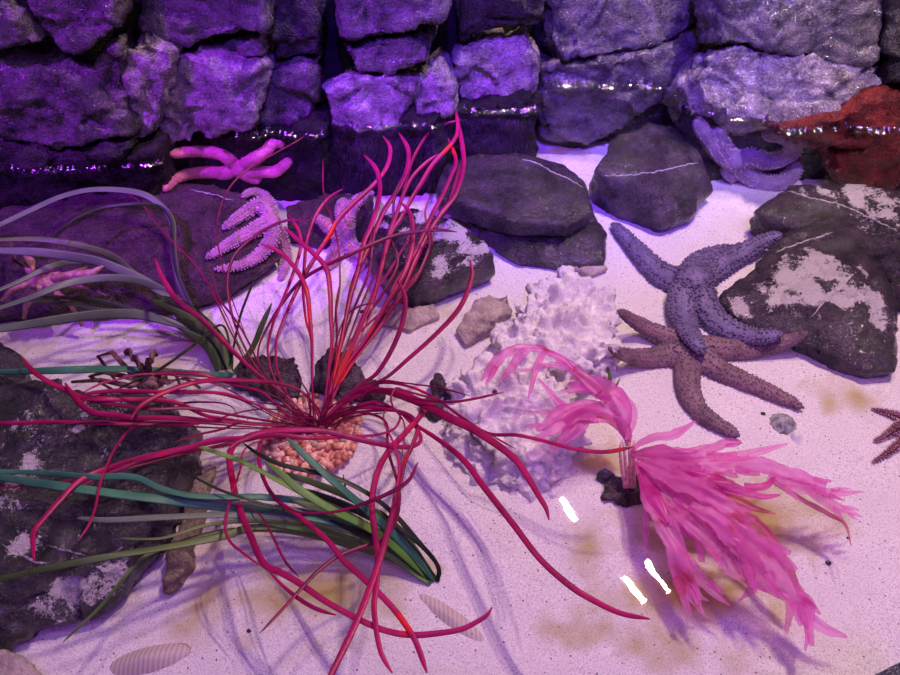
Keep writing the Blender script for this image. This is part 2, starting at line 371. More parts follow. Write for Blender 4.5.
block('tall deep blue stone with an overhanging top, in the wall centre', [(548, -35), (712, -35), (706, 22), (664, 43), (612, 56), (562, 60), (545, 40)], 'wall_mid', .06, crack=.006, csc=9)
block('sloping grey rock reaching down to the waterline beside the pale square block', [(543, 64), (565, 64), (612, 60), (664, 47), (706, 27), (700, 62), (676, 92), (640, 112), (612, 134), (585, 150), (545, 138), (540, 100)], 'wall_mid', .06, k=.3, strata=(Vector((.5, 0, .85)), .006, 28))
block('big blue-grey overhanging boulder at the wall top', [(717, -35), (893, -35), (888, 30), (880, 62), (850, 66), (800, 58), (775, 48), (715, 44)], 'wall_mid', .06, crack=.006, csc=8, facet=.01)
block('huge pale grey boulder bulging over the lilac starfish', [(688, 78), (710, 46), (745, 42), (800, 52), (850, 60), (888, 62), (890, 92), (850, 116), (800, 127), (745, 126), (700, 106)], 'wall_pale', .10, tilt=.55, crack=.008, csc=9, facet=.009)
block('dark blue sliver of wall beyond the pale boulder', [(894, -35), (990, -35), (990, 95), (892, 84)], 'wall_dark', .02)
block('brick-red crusted rock under the huge pale boulder', [(772, 128), (800, 126), (846, 114), (884, 92), (990, 98), (990, 150), (846, 150), (792, 138)], 'red_rock', .05, k=.3, cat='rock')
block('low red ledge rock sticking out beside the tank corner', [(832, 160), (880, 146), (990, 140), (990, 200), (900, 192), (840, 180)], 'red_rock', .07, k=0)
# submerged base of the wall
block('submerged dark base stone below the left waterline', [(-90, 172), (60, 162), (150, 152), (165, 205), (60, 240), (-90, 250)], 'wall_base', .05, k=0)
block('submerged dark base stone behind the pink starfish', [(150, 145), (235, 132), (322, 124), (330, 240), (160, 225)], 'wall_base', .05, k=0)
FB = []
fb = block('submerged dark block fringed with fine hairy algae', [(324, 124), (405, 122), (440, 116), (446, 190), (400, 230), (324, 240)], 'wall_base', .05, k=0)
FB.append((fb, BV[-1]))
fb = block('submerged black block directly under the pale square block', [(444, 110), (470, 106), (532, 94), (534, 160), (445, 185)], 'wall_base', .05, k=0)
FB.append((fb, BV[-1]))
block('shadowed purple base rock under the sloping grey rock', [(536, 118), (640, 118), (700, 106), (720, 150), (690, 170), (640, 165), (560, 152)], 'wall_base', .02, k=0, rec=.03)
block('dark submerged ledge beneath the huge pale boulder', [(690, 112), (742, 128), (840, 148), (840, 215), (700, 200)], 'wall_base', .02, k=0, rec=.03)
wallbv = list(BV[1:])
# continuous backing of the wall, coloured dark to stand for shade in the gaps
xs = np.linspace(-140, 1040, 90); V = []; zs = np.linspace(-.05, .46, 40)
for x in xs:
    Yw = wally(x)+.1
    for z in zs:
        q = U(x, wly(x), WZ); X = q.x*1.12
        kk = (.08 if x < 600 else .08+.37*min(1, (x-600)/100))*max(0, z-WZ); p = Vector((X, Yw+kk, z)); V.append((X, Yw+kk+.012*noise.fractal(p*9, 1, 2, 4), z))
nz_ = len(zs); Fc = [(i*nz_+j, (i+1)*nz_+j, (i+1)*nz_+j+1, i*nz_+j+1) for i in range(len(xs)-1) for j in range(nz_-1)]
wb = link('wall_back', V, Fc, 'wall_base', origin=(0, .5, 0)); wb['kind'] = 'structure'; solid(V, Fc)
# ------------------------------------------------------------------ loose rocks
def vein(parent, pts, w=2.2, name='quartz_vein'):
    t = BV[parent['_t']]; Vv = []; Fv = []; P = []
    for (a, b) in zip(pts, pts[1:]):
        L = max(2, int(math.hypot(b[0]-a[0], b[1]-a[1])/2.5))
        for i in range(L):
            x = a[0]+(b[0]-a[0])*i/L + random.uniform(-.7, .7); y = a[1]+(b[1]-a[1])*i/L+random.uniform(-.7, .7)
            h = hit(x, y, t)
            if h: P.append((h[0], h[1]))
    if len(P) < 3: return
    for i, (p, n) in enumerate(P):
        q = P[min(i+1, len(P)-1)][0]-P[max(i-1, 0)][0]; s = q.cross(n).normalized(); ww = w*depth(p)/F*.5*random.uniform(.35, 1)*min(1, (i+.5)/3, (len(P)-i)/3)
        for u, h in ((-1, -.002), (-.6, .0008), (.6, .0008), (1, -.002)): Vv.append(tuple(p+s*ww*u+n*h))
        if i: 
            for k in range(3): a = (i-1)*4+k; Fv.append((a, a+1, a+5, a+4))
    link(name, Vv, Fv, 'vein', parent)
R1 = rock('flat_rock', 'broad flat mauve rock supporting the spiny mauve starfish', 'rock',
  [(-120, 235, .075), (-20, 212, .08), (60, 193, .085), (110, 184, .085), (165, 181, .085), (240, 190, .08), (272, 212, .065), (268, 236, .05), (205, 268, .05), (130, 262, .055), (60, 250, .06), (-60, 258, .06)],
  [(-120, 320), (-20, 305), (60, 296), (150, 312), (212, 300), (262, 275), (284, 258)], 'rock_mauve', amp=.008, facet=.005, strata=(Vector((.1, .2, .95)), .003, 60))
vein(R1, [(190, 190), (212, 194), (236, 202)], 2)
R3b = rock('slab_rock', 'thin black slab lying beneath the large smooth grey rock', 'rock',
  [(470, 215, .03), (520, 200, .035), (590, 200, .035), (601, 235, .03), (560, 245, .03), (510, 240, .03)], [(470, 235), (520, 262), (560, 268), (604, 264), (606, 235)], 'rock_water', amp=.005, facet=.004)
R3 = rock('smooth_rock', 'large smooth dark grey rock with flat top and curved white line', 'rock',
  [(436, 190, .08), (448, 165, .08), (475, 153, .085), (515, 149, .085), (565, 162, .085), (588, 182, .08), (595, 212, .07), (570, 224, .07), (510, 220, .07), (460, 205, .07)],
  [], 'rock_water', floor=.032, smooth=6, amp=.005, facet=.002)
vein(R3, [(522, 159), (540, 164), (552, 172), (568, 178), (585, 189)], 2.5)
rock('purple_rock', 'dark purple rock lying behind the pale fuzzy starfish', 'rock', [(282, 204, .045), (325, 192, .05), (372, 196, .055), (372, 212, .05), (325, 222, .035), (290, 222, .035)], [(284, 236), (322, 240), (372, 232)], 'rock_mauve', amp=.007, facet=.006)
R4 = rock('sandy_topped_rock', 'flat dark rock dusted with sand behind the crimson weed', 'rock',
  [(366, 240, .055), (385, 215, .06), (413, 207, .06), (453, 219, .06), (484, 238, .058), (492, 254, .055), (478, 264, .052), (415, 288, .05), (385, 275, .05)],
  [(497, 274), (470, 284), (415, 306), (385, 292), (368, 265)], 'rock_water', dust_glint=[(450, 232, .04, .8), (425, 214, .03, .9), (475, 245, .04, .8), (440, 260, .04, .6), (400, 230, .03, .5)], amp=.004, facet=.003)
vein(R4, [(424, 215), (432, 206), (438, 196)], 2)
R5 = rock('rounded_rock', 'rounded dark boulder with brownish top on the sand below the sloping wall', 'rock',
  [(594, 168, .075), (612, 138, .085), (648, 122, .09), (682, 131, .085), (706, 164, .07), (700, 180, .06), (645, 190, .06), (605, 180, .06)],
  [(589, 190), (618, 210), (662, 224), (694, 216), (716, 192)], 'rock_water', amp=.007, facet=.006)
vein(R5, [(604, 176), (630, 175), (655, 172), (680, 166), (700, 162)], 2)
R6 = rock('layered_rock', 'layered grey rock with white lines beyond the sand-patched rock', 'rock',
  [(755, 212, .05), (790, 185, .06), (830, 180, .07), (900, 192, .08), (1000, 215, .08), (1000, 260, .06), (905, 250, .06), (860, 230, .055), (800, 216, .05)],
  [(750, 222), (768, 236), (830, 240), (900, 285), (1000, 320)], 'rock_water', dust_glint=[(855, 193, .04, .75), (885, 210, .04, .7), (820, 190, .03, .4)], amp=.006, facet=.006, strata=(Vector((-.3, .35, .85)), .004, 34))
vein(R6, [(785, 190), (812, 198), (840, 204), (862, 214), (900, 232)], 2.5); vein(R6, [(860, 222), (880, 212), (905, 204)], 2)
R7 = rock('sand_patched_rock', 'angular black rock holding a white sand patch beneath the blue-violet starfish', 'rock',
  [(800, 226, .05), (832, 216, .06), (858, 226, .065), (872, 246, .07), (760, 262, .035), (735, 290, .03), (885, 292, .055), (860, 310, .055), (790, 300, .05), (893, 330, .035)],
  [(716, 300), (735, 320), (790, 338), (835, 360), (868, 373), (897, 372), (898, 332), (885, 270)], 'rock_water', dust_glint=[(805, 285, .045, 1.1), (830, 272, .04, 1.1), (855, 292, .035, .9), (778, 290, .03, .9), (812, 262, .03, 1), (740, 305, .02, .6), (870, 310, .03, .6)], amp=.007, facet=.006, strata=(Vector((.2, -.5, .8)), .004, 26), smooth=3)
vein(R7, [(775, 252), (800, 243), (835, 232)], 2.5); vein(R7, [(810, 318), (830, 296), (848, 282)], 2)
R8 = rock('small_rock', 'little dark rock wedged under the layered grey rock at the frame edge', 'rock', [(885, 270, .03), (910, 262, .04), (960, 290, .04), (910, 300, .03)], [(884, 285), (900, 305), (960, 320)], 'rock_water')
R9b = rock('jagged_rock', 'jagged black rock tip rising behind the glistening black boulder', 'rock',
  [(-90, 348, .09), (-10, 343, .10), (14, 350, .09), (30, 372, .07), (20, 385, .07), (-90, 390, .08)], [(40, 384), (20, 400), (-90, 420)], 'rock_wet', amp=.008, facet=.01)
R9 = rock('glistening_boulder', 'huge glistening black boulder crossed by green and crimson weed', 'rock',
  [(-160, 385, .10), (0, 385, .10), (60, 396, .105), (120, 394, .10), (165, 402, .09), (192, 428, .075), (188, 468, .065), (150, 520, .07), (90, 560, .075), (30, 590, .06), (-160, 600, .08)],
  [(204, 430), (202, 478), (168, 532), (140, 575), (118, 604), (92, 622), (40, 628), (0, 640), (-160, 680)], 'rock_wet', vox=.005, amp=.012, facet=.012, crack=.008, csc=6, fine=.002, dust_glint=[(30, 460, .05, .5), (110, 572, .03, .9), (60, 600, .03, .7), (20, 548, .02, .8), (130, 590, .03, .7), (90, 420, .04, .4)])  # first blob paints the sparkle of the lit top
vein(R9, [(2, 545), (18, 552), (34, 562), (50, 564)], 4); vein(R9, [(48, 545), (70, 552), (88, 556)], 3); vein(R9, [(95, 566), (110, 572), (122, 574), (112, 578)], 9); vein(R9, [(113, 552), (126, 546)], 5)
kwc = dict(amp=.010, sc=20, pits=.015, psc=64, facet=.012, fsc=36, fine=.004)
coral = rock('coral_rock', 'big white porous coral rock lying under the pink weed', 'coral rock',
  [(492, 330, .035), (520, 304, .04), (552, 288, .055), (572, 268, .045), (600, 284, .05), (614, 300, .05), (616, 338, .05), (600, 368, .04), (548, 366, .055), (505, 350, .045)],
  [(486, 346), (618, 345), (606, 385), (560, 400)], 'coral', vox=.0023, smooth=1,
  extra=[([(462, 380, .03), (490, 350, .045), (530, 350, .05), (572, 392, .045), (570, 430, .04), (548, 462, .035), (490, 450, .04), (455, 425, .03)],
          [(440, 400), (446, 440), (466, 474), (510, 492), (552, 494), (580, 450)])], **kwc)
kwc = dict(amp=.005, sc=30, pits=.006, psc=90, facet=.002)
rock('crusty_stone', 'dark crusty stone directly behind the crimson weed base', 'stone', [(316, 362, .03), (330, 348, .035), (352, 352, .03), (362, 374, .025), (345, 385, .025), (318, 380, .025)], [(312, 385), (340, 402), (368, 392)], 'crust', vox=.002, **kwc)
rock('knobbly_stone', 'small knobbly dark stone between the crimson weed and the sand-dusted rock', 'stone', [(355, 382, .015), (368, 376, .02), (382, 392, .015)], [(352, 398), (372, 404), (384, 398)], 'crust', vox=.002, **kwc)
rock('mauve_stone', 'low mauve encrusted stone between eelgrass and crimson weed', 'stone', [(238, 362, .02), (262, 352, .025), (295, 358, .025), (300, 375, .02)], [(236, 385), (265, 398), (300, 396)], 'crust', vox=.002, **kwc)
rock('chip_stone', 'pointed grey stone touching the edge of the white coral rock', 'stone', [(432, 378, .015), (438, 372, .03), (450, 384, .015)], [(430, 396), (442, 402), (454, 396)], 'crust', vox=.002, **kwc)
rock('flake_stone', 'small dark stone half covered by broad crimson strands', 'stone', [(420, 398, .015), (436, 396, .02), (444, 408, .012)], [(418, 412), (436, 418), (446, 412)], 'crust', vox=.002, **kwc)
rock('lumpy_stone', 'lumpy beige stone on sand beside the sand-dusted rock', 'stone', [(462, 318, .02), (478, 298, .03), (508, 292, .02), (512, 302, .02), (494, 318, .028), (474, 338, .015)], [(455, 330), (466, 345), (480, 340), (512, 312)], 'tan', vox=.002, amp=.008, sc=26, pits=.004, psc=50)
rock('sandy_ledge_stone', 'tan stone mostly buried in front of the sand-dusted rock', 'stone', [(384, 314, .008), (410, 306, .014), (434, 304, .008), (420, 318, .008)], [(382, 324), (410, 330), (438, 316)], 'tan', vox=.002, amp=.004, sc=30)
rock('tan_crust', 'tan crust at the foot of the thin black slab', 'stone', [(572, 262, .012), (590, 258, .014), (604, 262, .008)], [(568, 268), (590, 276), (608, 268)], 'tan', vox=.002, amp=.004, sc=30)
rock('finger_stone', 'long tan stone leaning against the glistening black boulder', 'stone', [(185, 500, .02), (196, 470, .02), (214, 466, .02), (178, 545, .02), (166, 570, .018), (182, 574, .018), (190, 540, .02)], [(210, 480), (192, 560), (180, 590), (164, 592)], 'olive_tan', vox=.0025, amp=.006, sc=30, pits=.004, psc=50)
rock('corner_stone', 'smooth brown stone poking into the bottom corner', 'stone', [(-40, 640, .03), (0, 652, .03), (28, 662, .025), (55, 690, .02), (-40, 700, .03)], [(-40, 690), (60, 700)], 'tan', vox=.003)
rock('weed_stone', 'brown mossy stone anchoring the pink weed stalk', 'stone', [(604, 484, .012), (612, 474, .02), (640, 474, .02), (650, 488, .014)], [(602, 496), (625, 507), (652, 500)], 'crust', vox=.0022, **kwc)
rock('black_pebble', 'shiny black pebble beside the mossy stone of the pink weed', 'pebble', [(597, 470, .015), (606, 466, .018), (616, 474, .015)], [(596, 478), (606, 484), (616, 480)], 'black', vox=.002, amp=.001)
for (x, y, s, lb) in [(828, 563, 5, 'lone black pebble on open sand near the pink weed tips'), (362, 312, 4, 'grey pebble on the sand between crimson strands and starfish'), (763, 414, 4, 'tiny dark pebble just above the mottled shell'),
                (249, 631, 4, 'black chip on sand below the lower crimson strands'), (472, 634, 3, 'dark grain beside the half-buried razor shell'), (848, 538, 3, 'small speck-like black pebble past the pink frond tail'), (495, 392, 5, 'black pebble lodged in a pit of white coral')]:
    h = hit(x, y); c = h[0]; r = s*depth(c)/F*.55; bm = bmesh.new(); bmesh.ops.create_icosphere(bm, subdivisions=2, radius=r)
    Vp = [tuple(Vector((v.co.x*1.1, v.co.y*.9, v.co.z*.75))*(1+.35*noise.noise(v.co/r*1.1+c*9))+c+Vector((0, 0, r*.3))) for v in bm.verts]; bm.verts.index_update()
    Fp = [tuple(v.index for v in f.verts) for f in bm.faces]; bm.free(); tag(link('pebble', Vp, Fp, 'black'), lb, 'pebble')
# ------------------------------------------------------------------ curves & ribbons
def cat(P, n):
    out = []
    Q = [P[0]*2-P[1]] + P + [P[-1]*2-P[-2]]
    for i in range(1, len(Q)-2):
        a, b, c, d = Q[i-1], Q[i], Q[i+1], Q[i+2]
        for k in range(n):
            t = k/n; out.append(.5*((2*b)+(c-a)*t+(2*a-5*b+4*c-d)*t*t+(3*b-a-3*c+d)*t**3))
    out.append(Q[-2]); return out
class V4(tuple): pass
def sample(pts, step=4.0):
    """pts (px,py,z,w) -> list of (world, width)"""
    A = [np.array(p, float) for p in pts]
    Q = [A[0]*2-A[1]] + A + [A[-1]*2-A[-2]]; out = []
    for i in range(1, len(Q)-2):
        a, b, c, d = Q[i-1], Q[i], Q[i+1], Q[i+2]; n = max(2, int(np.hypot(*(c-b)[:2])/step))
        for k in range(n):
            t = k/n; out.append(.5*((2*b)+(c-a)*t+(2*a-5*b+4*c-d)*t*t+(3*b-a-3*c+d)*t**3))
    out.append(A[-1]); res = []
    for q in out:
        p = U(q[0], q[1], q[2]); res.append((p, max(.6, q[3])*depth(p)/F))
    return res
def strand(parent, pts, m, thick=.5, name='strand', tip=True, facing=.5, step=4.0, twist=0):
    S = sample(pts, step); V = []; Fc = []; n = len(S); K = 8; ph = random.uniform(0, 6)
    for i, (p, w) in enumerate(S):
        t = (S[min(i+1, n-1)][0]-S[max(i-1, 0)][0]).normalized()
        up = (CAM-p).normalized()*facing+Vector((0, 0, 1))*(1-facing)
        s = t.cross(up)
        if s.length < 1e-4: s = Vector((1, 0, 0))
        s.normalize(); a = twist*math.sin(i*.09+ph); nn = s.cross(t).normalized(); s2 = s*math.cos(a)+nn*math.sin(a); n2 = nn*math.cos(a)-s*math.sin(a)
        r = w*.5*(1 if not tip else min(1, ((n-1-i)+.6)/4)**.6)
        for k in range(K):
            b = 2*math.pi*k/K; V.append(tuple(p+s2*r*math.cos(b)+n2*r*thick*math.sin(b)))
        if i:
            for k in range(K): k2 = (k+1) % K; Fc.append(((i-1)*K+k, (i-1)*K+k2, i*K+k2, i*K+k))
    Fc.append(tuple(range(K-1, -1, -1))); Fc.append(tuple((n-1)*K+k for k in range(K)))
    return link(name, V, Fc, m, parent)
def Z(pts, zs, w):
    """pixel polyline, z keys and width keys spread evenly along it"""
    n = len(pts); L = [0]
    for a, b in zip(pts, pts[1:]): L.append(L[-1]+math.hypot(b[0]-a[0], b[1]-a[1]))
    f = lambda ks, t: ks[0] if len(ks) == 1 else ks[min(int(t*(len(ks)-1)), len(ks)-2)]*(1-(t*(len(ks)-1)-min(int(t*(len(ks)-1)), len(ks)-2))) + ks[min(int(t*(len(ks)-1)), len(ks)-2)+1]*(t*(len(ks)-1)-min(int(t*(len(ks)-1)), len(ks)-2))
    w = w if isinstance(w, (list, tuple)) else [w*.45, w, w, w*.95, w*.8]
    return [(p[0], p[1], f(zs, l/L[-1]), f(w, l/L[-1])) for p, l in zip(pts, L)]
# ------------------------------------------------------------------ crimson weed (all lists run tip -> base; reversed)
base = U(320, 428, 0)
rw = empty('crimson_seaweed', (base.x, base.y, 0), 'crimson stringy seaweed spreading long red strands from a pink gravel disc', 'seaweed')
RS = [  # points tip->base , zs base->tip , width, dark?
 ([(455,107),(458,127),(453,142),(433,164),(422,182),(411,200),(400,220),(391,233),(385,255),(378,280),(368,305),(352,345),(335,385),(322,420)], (.02,.06,.11,.145), 5, 0),
 ([(457,118),(463,150),(463,170),(455,195),(440,215),(425,240),(415,262),(405,285),(385,320),(355,360),(330,400),(318,425)], (.02,.05,.10,.14), 6, 0),
 ([(448,138),(456,160),(451,176),(442,196),(433,213),(424,233),(412,258),(395,285),(380,320),(350,365),(325,415)], (.02,.05,.10,.13), 5, 0),
 ([(462,120),(444,124),(429,133),(418,149),(411,164),(404,189),(398,211),(390,240),(382,270),(372,310),(350,360),(325,410)], (.02,.06,.10,.14), 3.4, 0),
 ([(438,154),(427,162),(413,176),(404,193),(396,215),(389,233),(383,258),(372,300),(352,350),(328,400)], (.02,.06,.10,.13), 4.5, 0),
 ([(399,133),(408,149),(407,169),(398,189),(384,211),(376,229),(371,242),(362,262),(352,285),(345,320),(336,360),(325,410)], (.02,.06,.10,.13), 6, 0),
 ([(383,136),(390,147),(388,164),(376,182),(353,204),(338,220),(329,236),(316,256),(302,280),(288,310),(276,345),(282,385),(312,425)], (.02,.05,.10,.13), 5.5, 0),
 ([(364,155),(376,169),(380,189),(376,211),(369,231),(364,242),(358,270),(350,300),(342,340),(332,385),(322,420)], (.02,.06,.10,.13), 6, 0),
 ([(323,160),(323,185),(325,198),(332,220),(338,245),(340,280),(338,300),(332,340),(328,400)], (.02,.05,.09,.11), 2.4, 1),
 ([(343,189),(329,198),(316,215),(309,233),(306,245),(304,270),(303,290),(306,320),(311,340),(312,380),(316,420)], (.02,.06,.09,.12), 4, 0),
 ([(261,244),(280,252),(298,272),(307,292),(310,319),(312,345),(312,377),(314,420)], (.02,.07,.11,.13), 5.5, 0),
 ([(284,227),(298,240),(312,252),(326,268),(330,290),(331,318),(332,340),(329,365),(325,400),(320,422)], (.02,.07,.11,.13), 6, 0),
 ([(287,213),(298,229),(301,244),(297,262),(288,287),(279,309),(272,327),(268,355),(280,390),(312,425)], (.02,.05,.09,.12), 4, 0),
 ([(457,232),(440,230),(413,232),(390,237),(364,248),(345,257),(329,264),(303,279),(284,301),(267,328),(258,352),(262,380),(285,405),(312,425)], (.02,.06,.12,.12), 4.5, 1),
 ([(400,202),(410,213),(413,240),(407,267),(397,287),(387,303),(365,340),(340,375),(324,415)], (.02,.05,.09,.12), 6, 0),
 ([(470,260),(472,277),(460,307),(437,333),(407,360),(387,377),(367,387),(345,400),(322,422)], (.02,.05,.09,.13), 6, 0),
 ([(397,280),(405,297),(403,320),(393,347),(377,373),(360,385),(340,402),(320,424)], (.02,.04,.08,.12), 6, 0),
 ([(460,165),(455,185),(447,207),(430,230),(430,247),(417,277),(400,297),(375,330),(345,370),(325,410)], (.02,.05,.09,.12), 5, 1),
 ([(192,260),(208,284),(221,311),(235,340),(255,375),(300,420)], (.02,.05,.09,.11), 2.2, 1),
 ([(212,271),(215,285),(220,300),(237,322),(250,345),(265,375),(300,418)], (.02,.05,.08,.10), 2.4, 1),
 ([(127,193),(142,204),(160,227),(178,247),(193,262),(208,284),(226,315),(248,360),(300,420)], (.02,.07,.11,.13), 1.6, 1),
 ([(310,221),(290,220),(272,226),(252,238),(234,256),(228,277),(229,300),(237,330),(255,365),(285,400),(312,425)], (.02,.06,.10,.12), 3.6, 1),
 ([(304,135),(299,140),(274,154),(250,168),(228,190),(217,225),(222,265),(236,310),(258,360),(300,418)], (.02,.07,.12,.142), 1.8, 1),
 ([(155,258),(160,272),(166,284),(178,301),(200,318),(217,335),(232,350),(255,372),(285,395),(315,425)], (.02,.06,.11,.14), 6.5, 0),
 ([(131,420),(136,411),(143,404),(163,393),(192,383),(219,380),(254,381),(277,383),(299,390),(312,402),(322,424)], (.02,.07,.12,.14), 6.5, 0),
 ([(150,374),(174,373),(201,374),(219,380),(245,387),(263,393),(281,409),(297,422),(312,426)], (.02,.06,.11,.12), 5, 0),
 ([(22,357),(33,371),(49,382),(67,390),(84,398),(109,399),(158,400),(180,404),(204,415),(220,418),(260,424),(308,428)], (.02,.07,.13,.14), 6.5, 0),
 ([(65,383),(73,395),(84,407),(95,413),(113,415),(135,418),(175,418),(204,420),(250,424),(308,428)], (.02,.07,.125,.14), 7, 0),
 ([(-25,423),(20,423),(60,422),(130,424),(190,424),(215,421),(260,424),(310,430)], (.02,.08,.13,.135), 5, 0),
 ([(82,394),(110,391),(131,391),(164,392),(220,393),(250,402),(280,415),(310,425)], (.02,.08,.13,.14), 5, 0),
 ([(82,393),(100,384),(120,379),(144,374),(180,376),(215,384),(240,396),(275,415),(310,426)], (.02,.07,.12,.14), 2.6, 0),
 ([(90,402),(120,405),(150,409),(185,408),(215,412),(250,418),(308,427)], (.02,.08,.12,.13), 5, 1),
 ([(60,424),(100,421),(150,421),(200,423),(250,427),(308,430)], (.02,.08,.12,.13), 3, 1),
 ([(34,561),(33,547),(34,531),(44,518),(60,500),(78,482),(100,471),(133,460),(173,450),(200,445),(230,440),(265,434),(310,430)], (.02,.06,.12,.14), 6.5, 0),
 ([(70,494),(92,480),(133,464),(163,455),(197,450),(232,444),(270,436),(312,432)], (.02,.05,.11,.12), 5, 1),
 ([(78,541),(89,524),(96,505),(98,492),(102,478),(108,463),(116,447),(131,429),(155,425),(220,428),(308,430)], (.02,.07,.12,.14), 3.2, 0),
 ([(-20,491),(20,486),(50,483),(90,477),(133,467),(180,455),(240,440),(310,430)], (.02,.06,.11,.12), 3, 1),
 ([(148,391),(190,391),(219,394),(241,400),(263,411),(281,420),(310,428)], (.02,.05,.09,.11), 2.4, 1),
 ([(174,442),(197,435),(223,429),(240,423),(270,424),(310,428)], (.02,.04,.08,.11), 3, 1),
 ([(188,424),(208,422),(237,413),(263,409),(286,412),(312,425)], (.02,.04,.07,.10), 2.4, 1),
 ([(170,404),(200,402),(226,404),(236,412),(239,424)], (.10,.10,.09,.08), 2.4, 1),
 ([(228,450),(234,444),(242,440),(264,432),(293,430),(324,431),(353,438),(380,444),(400,447),(414,446),(421,440),(418,430),(408,420),(396,411),(360,412),(328,420)], (.02,.05,.10,.12,.13), 7, 0),
 ([(130,462),(160,455),(190,447),(215,440),(247,438),(275,435),(309,438),(344,437),(375,435),(395,428),(398,412),(365,405),(330,418)], (.02,.05,.10,.12,.12), 6, 0),
 ([(492,607),(488,614),(480,620),(462,629),(440,633),(413,635),(387,631),(360,620),(325,601),(299,583),(280,572),(264,564),(251,537),(240,510),(233,483),(230,453),(245,438),(280,430),(312,430)], (.02,.07,.11,.12,.13), [7,7,7.5,7,7,5], 0),
 ([(336,615),(322,611),(307,604),(290,592),(276,579),(264,564),(258,552)], (.10,.11,.12), 5, 0),
 ([(427,673),(419,650),(411,633),(392,607),(365,580),(344,561),(327,540),(299,516),(277,500),(265,482),(259,460),(262,440),(285,430),(314,430)], (.02,.06,.10,.12,.13), [3,4,5,7,7,6], 0),
 ([(261,566),(243,553),(229,540),(225,524),(229,505),(231,495),(236,483),(240,470),(250,445),(310,430)], (.02,.06,.09,.11), 3.2, 0),
 ([(299,577),(285,561),(272,535),(261,516),(250,508),(240,503),(232,495)], (.07,.09,.11), 3.2, 1),
 ([(260,633),(280,612),(299,591),(317,572),(339,556),(371,544),(386,536),(396,520),(399,490),(388,450),(384,420),(350,412),(325,424)], (.02,.05,.09,.11,.13), [3,3,4,4.5,4.5,3], 1),
 ([(392,673),(382,655),(377,635),(374,607),(376,588),(378,560),(374,527),(372,500),(378,471),(389,451),(407,431),(424,409),(411,396),(384,390),(345,402),(322,424)], (.02,.06,.10,.12,.13), [4,5,7,7,7,5], 0),
 ([(325,688),(331,675),(355,625),(371,585),(384,545),(396,500),(404,464),(413,444),(417,427),(405,413),(360,408),(325,424)], (.02,.06,.11,.13,.14), [3,4,6,8,8,7], 0),
 ([(418,462),(409,480),(393,491),(373,500),(344,510),(320,513),(298,512),(280,504)], (.10,.12,.14), 5, 1),
 ([(549,520),(546,508),(540,498),(527,476),(516,460),(496,444),(473,429),(450,418),(430,407),(411,399),(384,391),(355,392),(328,418)], (.02,.06,.10,.12,.14), [5,7,10,10,8,5], 0),
 ([(650,619),(620,613),(591,599),(569,585),(540,559),(513,524),(484,487),(467,464),(451,449),(433,436),(416,425),(400,412),(370,402),(326,422)], (.02,.06,.10,.125,.14), [3,3,7,7.5,7.5,5], 0),
 ([(504,392),(473,399),(447,402),(413,398),(384,389),(360,395),(326,420)], (.02,.06,.10,.12), 3, 0),
 ([(633,447),(604,452),(575,449),(559,445),(540,440),(516,435),(487,433),(456,413),(438,400),(411,387),(380,383),(350,395),(326,420)], (.02,.06,.10,.13), [2.5,3,3,4,4.5,5], 0),
 ([(516,449),(503,442),(493,436),(484,430)], (.10,.12), 2.5, 0),
 ([(447,402),(424,396),(403,390),(396,388),(391,396),(393,407),(403,420),(405,433),(402,455),(399,480)], (.10,.11,.11), 2.6, 1),
 ([(391,509),(398,480),(399,464),(393,442),(384,422),(385,411),(395,409),(404,414)], (.09,.11,.12), 3.4, 0),
 ([(417,429),(412,445),(404,470),(398,500)], (.11,.12), 2.5, 1),
 ([(470,396),(440,388),(405,383),(380,381),(350,392),(325,418)], (.02,.06,.09), 2, 1),
 ([(364,397),(353,409),(336,418),(322,424)], (.02,.03,.05), 1.8, 1),
 ([(340,282),(336,310),(337,335),(334,372),(324,415)], (.02,.05,.09), 3, 1),
 ([(375,303),(360,306),(345,318),(334,350),(322,410)], (.02,.05,.08), 2.2, 1),
 ([(392,240),(398,262),(388,285),(365,320),(340,360),(324,412)], (.02,.05,.10), 3.4, 1),
 ([(400,180),(394,200),(392,225),(382,262),(368,290),(352,330),(326,410)], (.02,.06,.12), 3.4, 1),
 ([(420,225),(405,245),(390,270),(370,300),(348,350),(324,412)], (.02,.05,.11), 3, 0),
 ([(376,225),(372,250),(368,275),(350,320),(322,412)], (.02,.05,.11), 3.4, 1),
 ([(404,300),(385,310),(362,330),(345,350),(326,410)], (.02,.04,.08), 2.6, 0),
 ([(430,195),(425,215),(432,240),(425,262),(412,280),(385,315),(348,368),(325,415)], (.02,.05,.11), 2.6, 0),
]
for pts, zs, w, dk in RS:
    pts = list(reversed(pts)); zs = list(zs)
    ww = [q*.92 for q in (list(w) if isinstance(w, list) else [w*.32, w*.5, w*.85, w, w*.85])]
    strand(rw, Z(pts, zs, ww), 'red_dark' if dk else 'red', .3, facing=.7, twist=.3)
for i in range(24):
    a = random.uniform(math.radians(20), math.radians(175)); L = random.uniform(25, 62); x0, y0 = 320+random.uniform(-12, 14), 428+random.uniform(-5, 5)
    x1, y1 = x0+L*math.cos(a)*1.25, y0-L*math.sin(a)*.9; c = random.uniform(-14, 14)
    strand(rw, Z([(x0, y0), ((x0+x1)/2+c*.6, (y0+y1)/2-5), (x1, y1)], [.015, .04, .06], [2, 2, 1.4]), 'red_dark', .6)
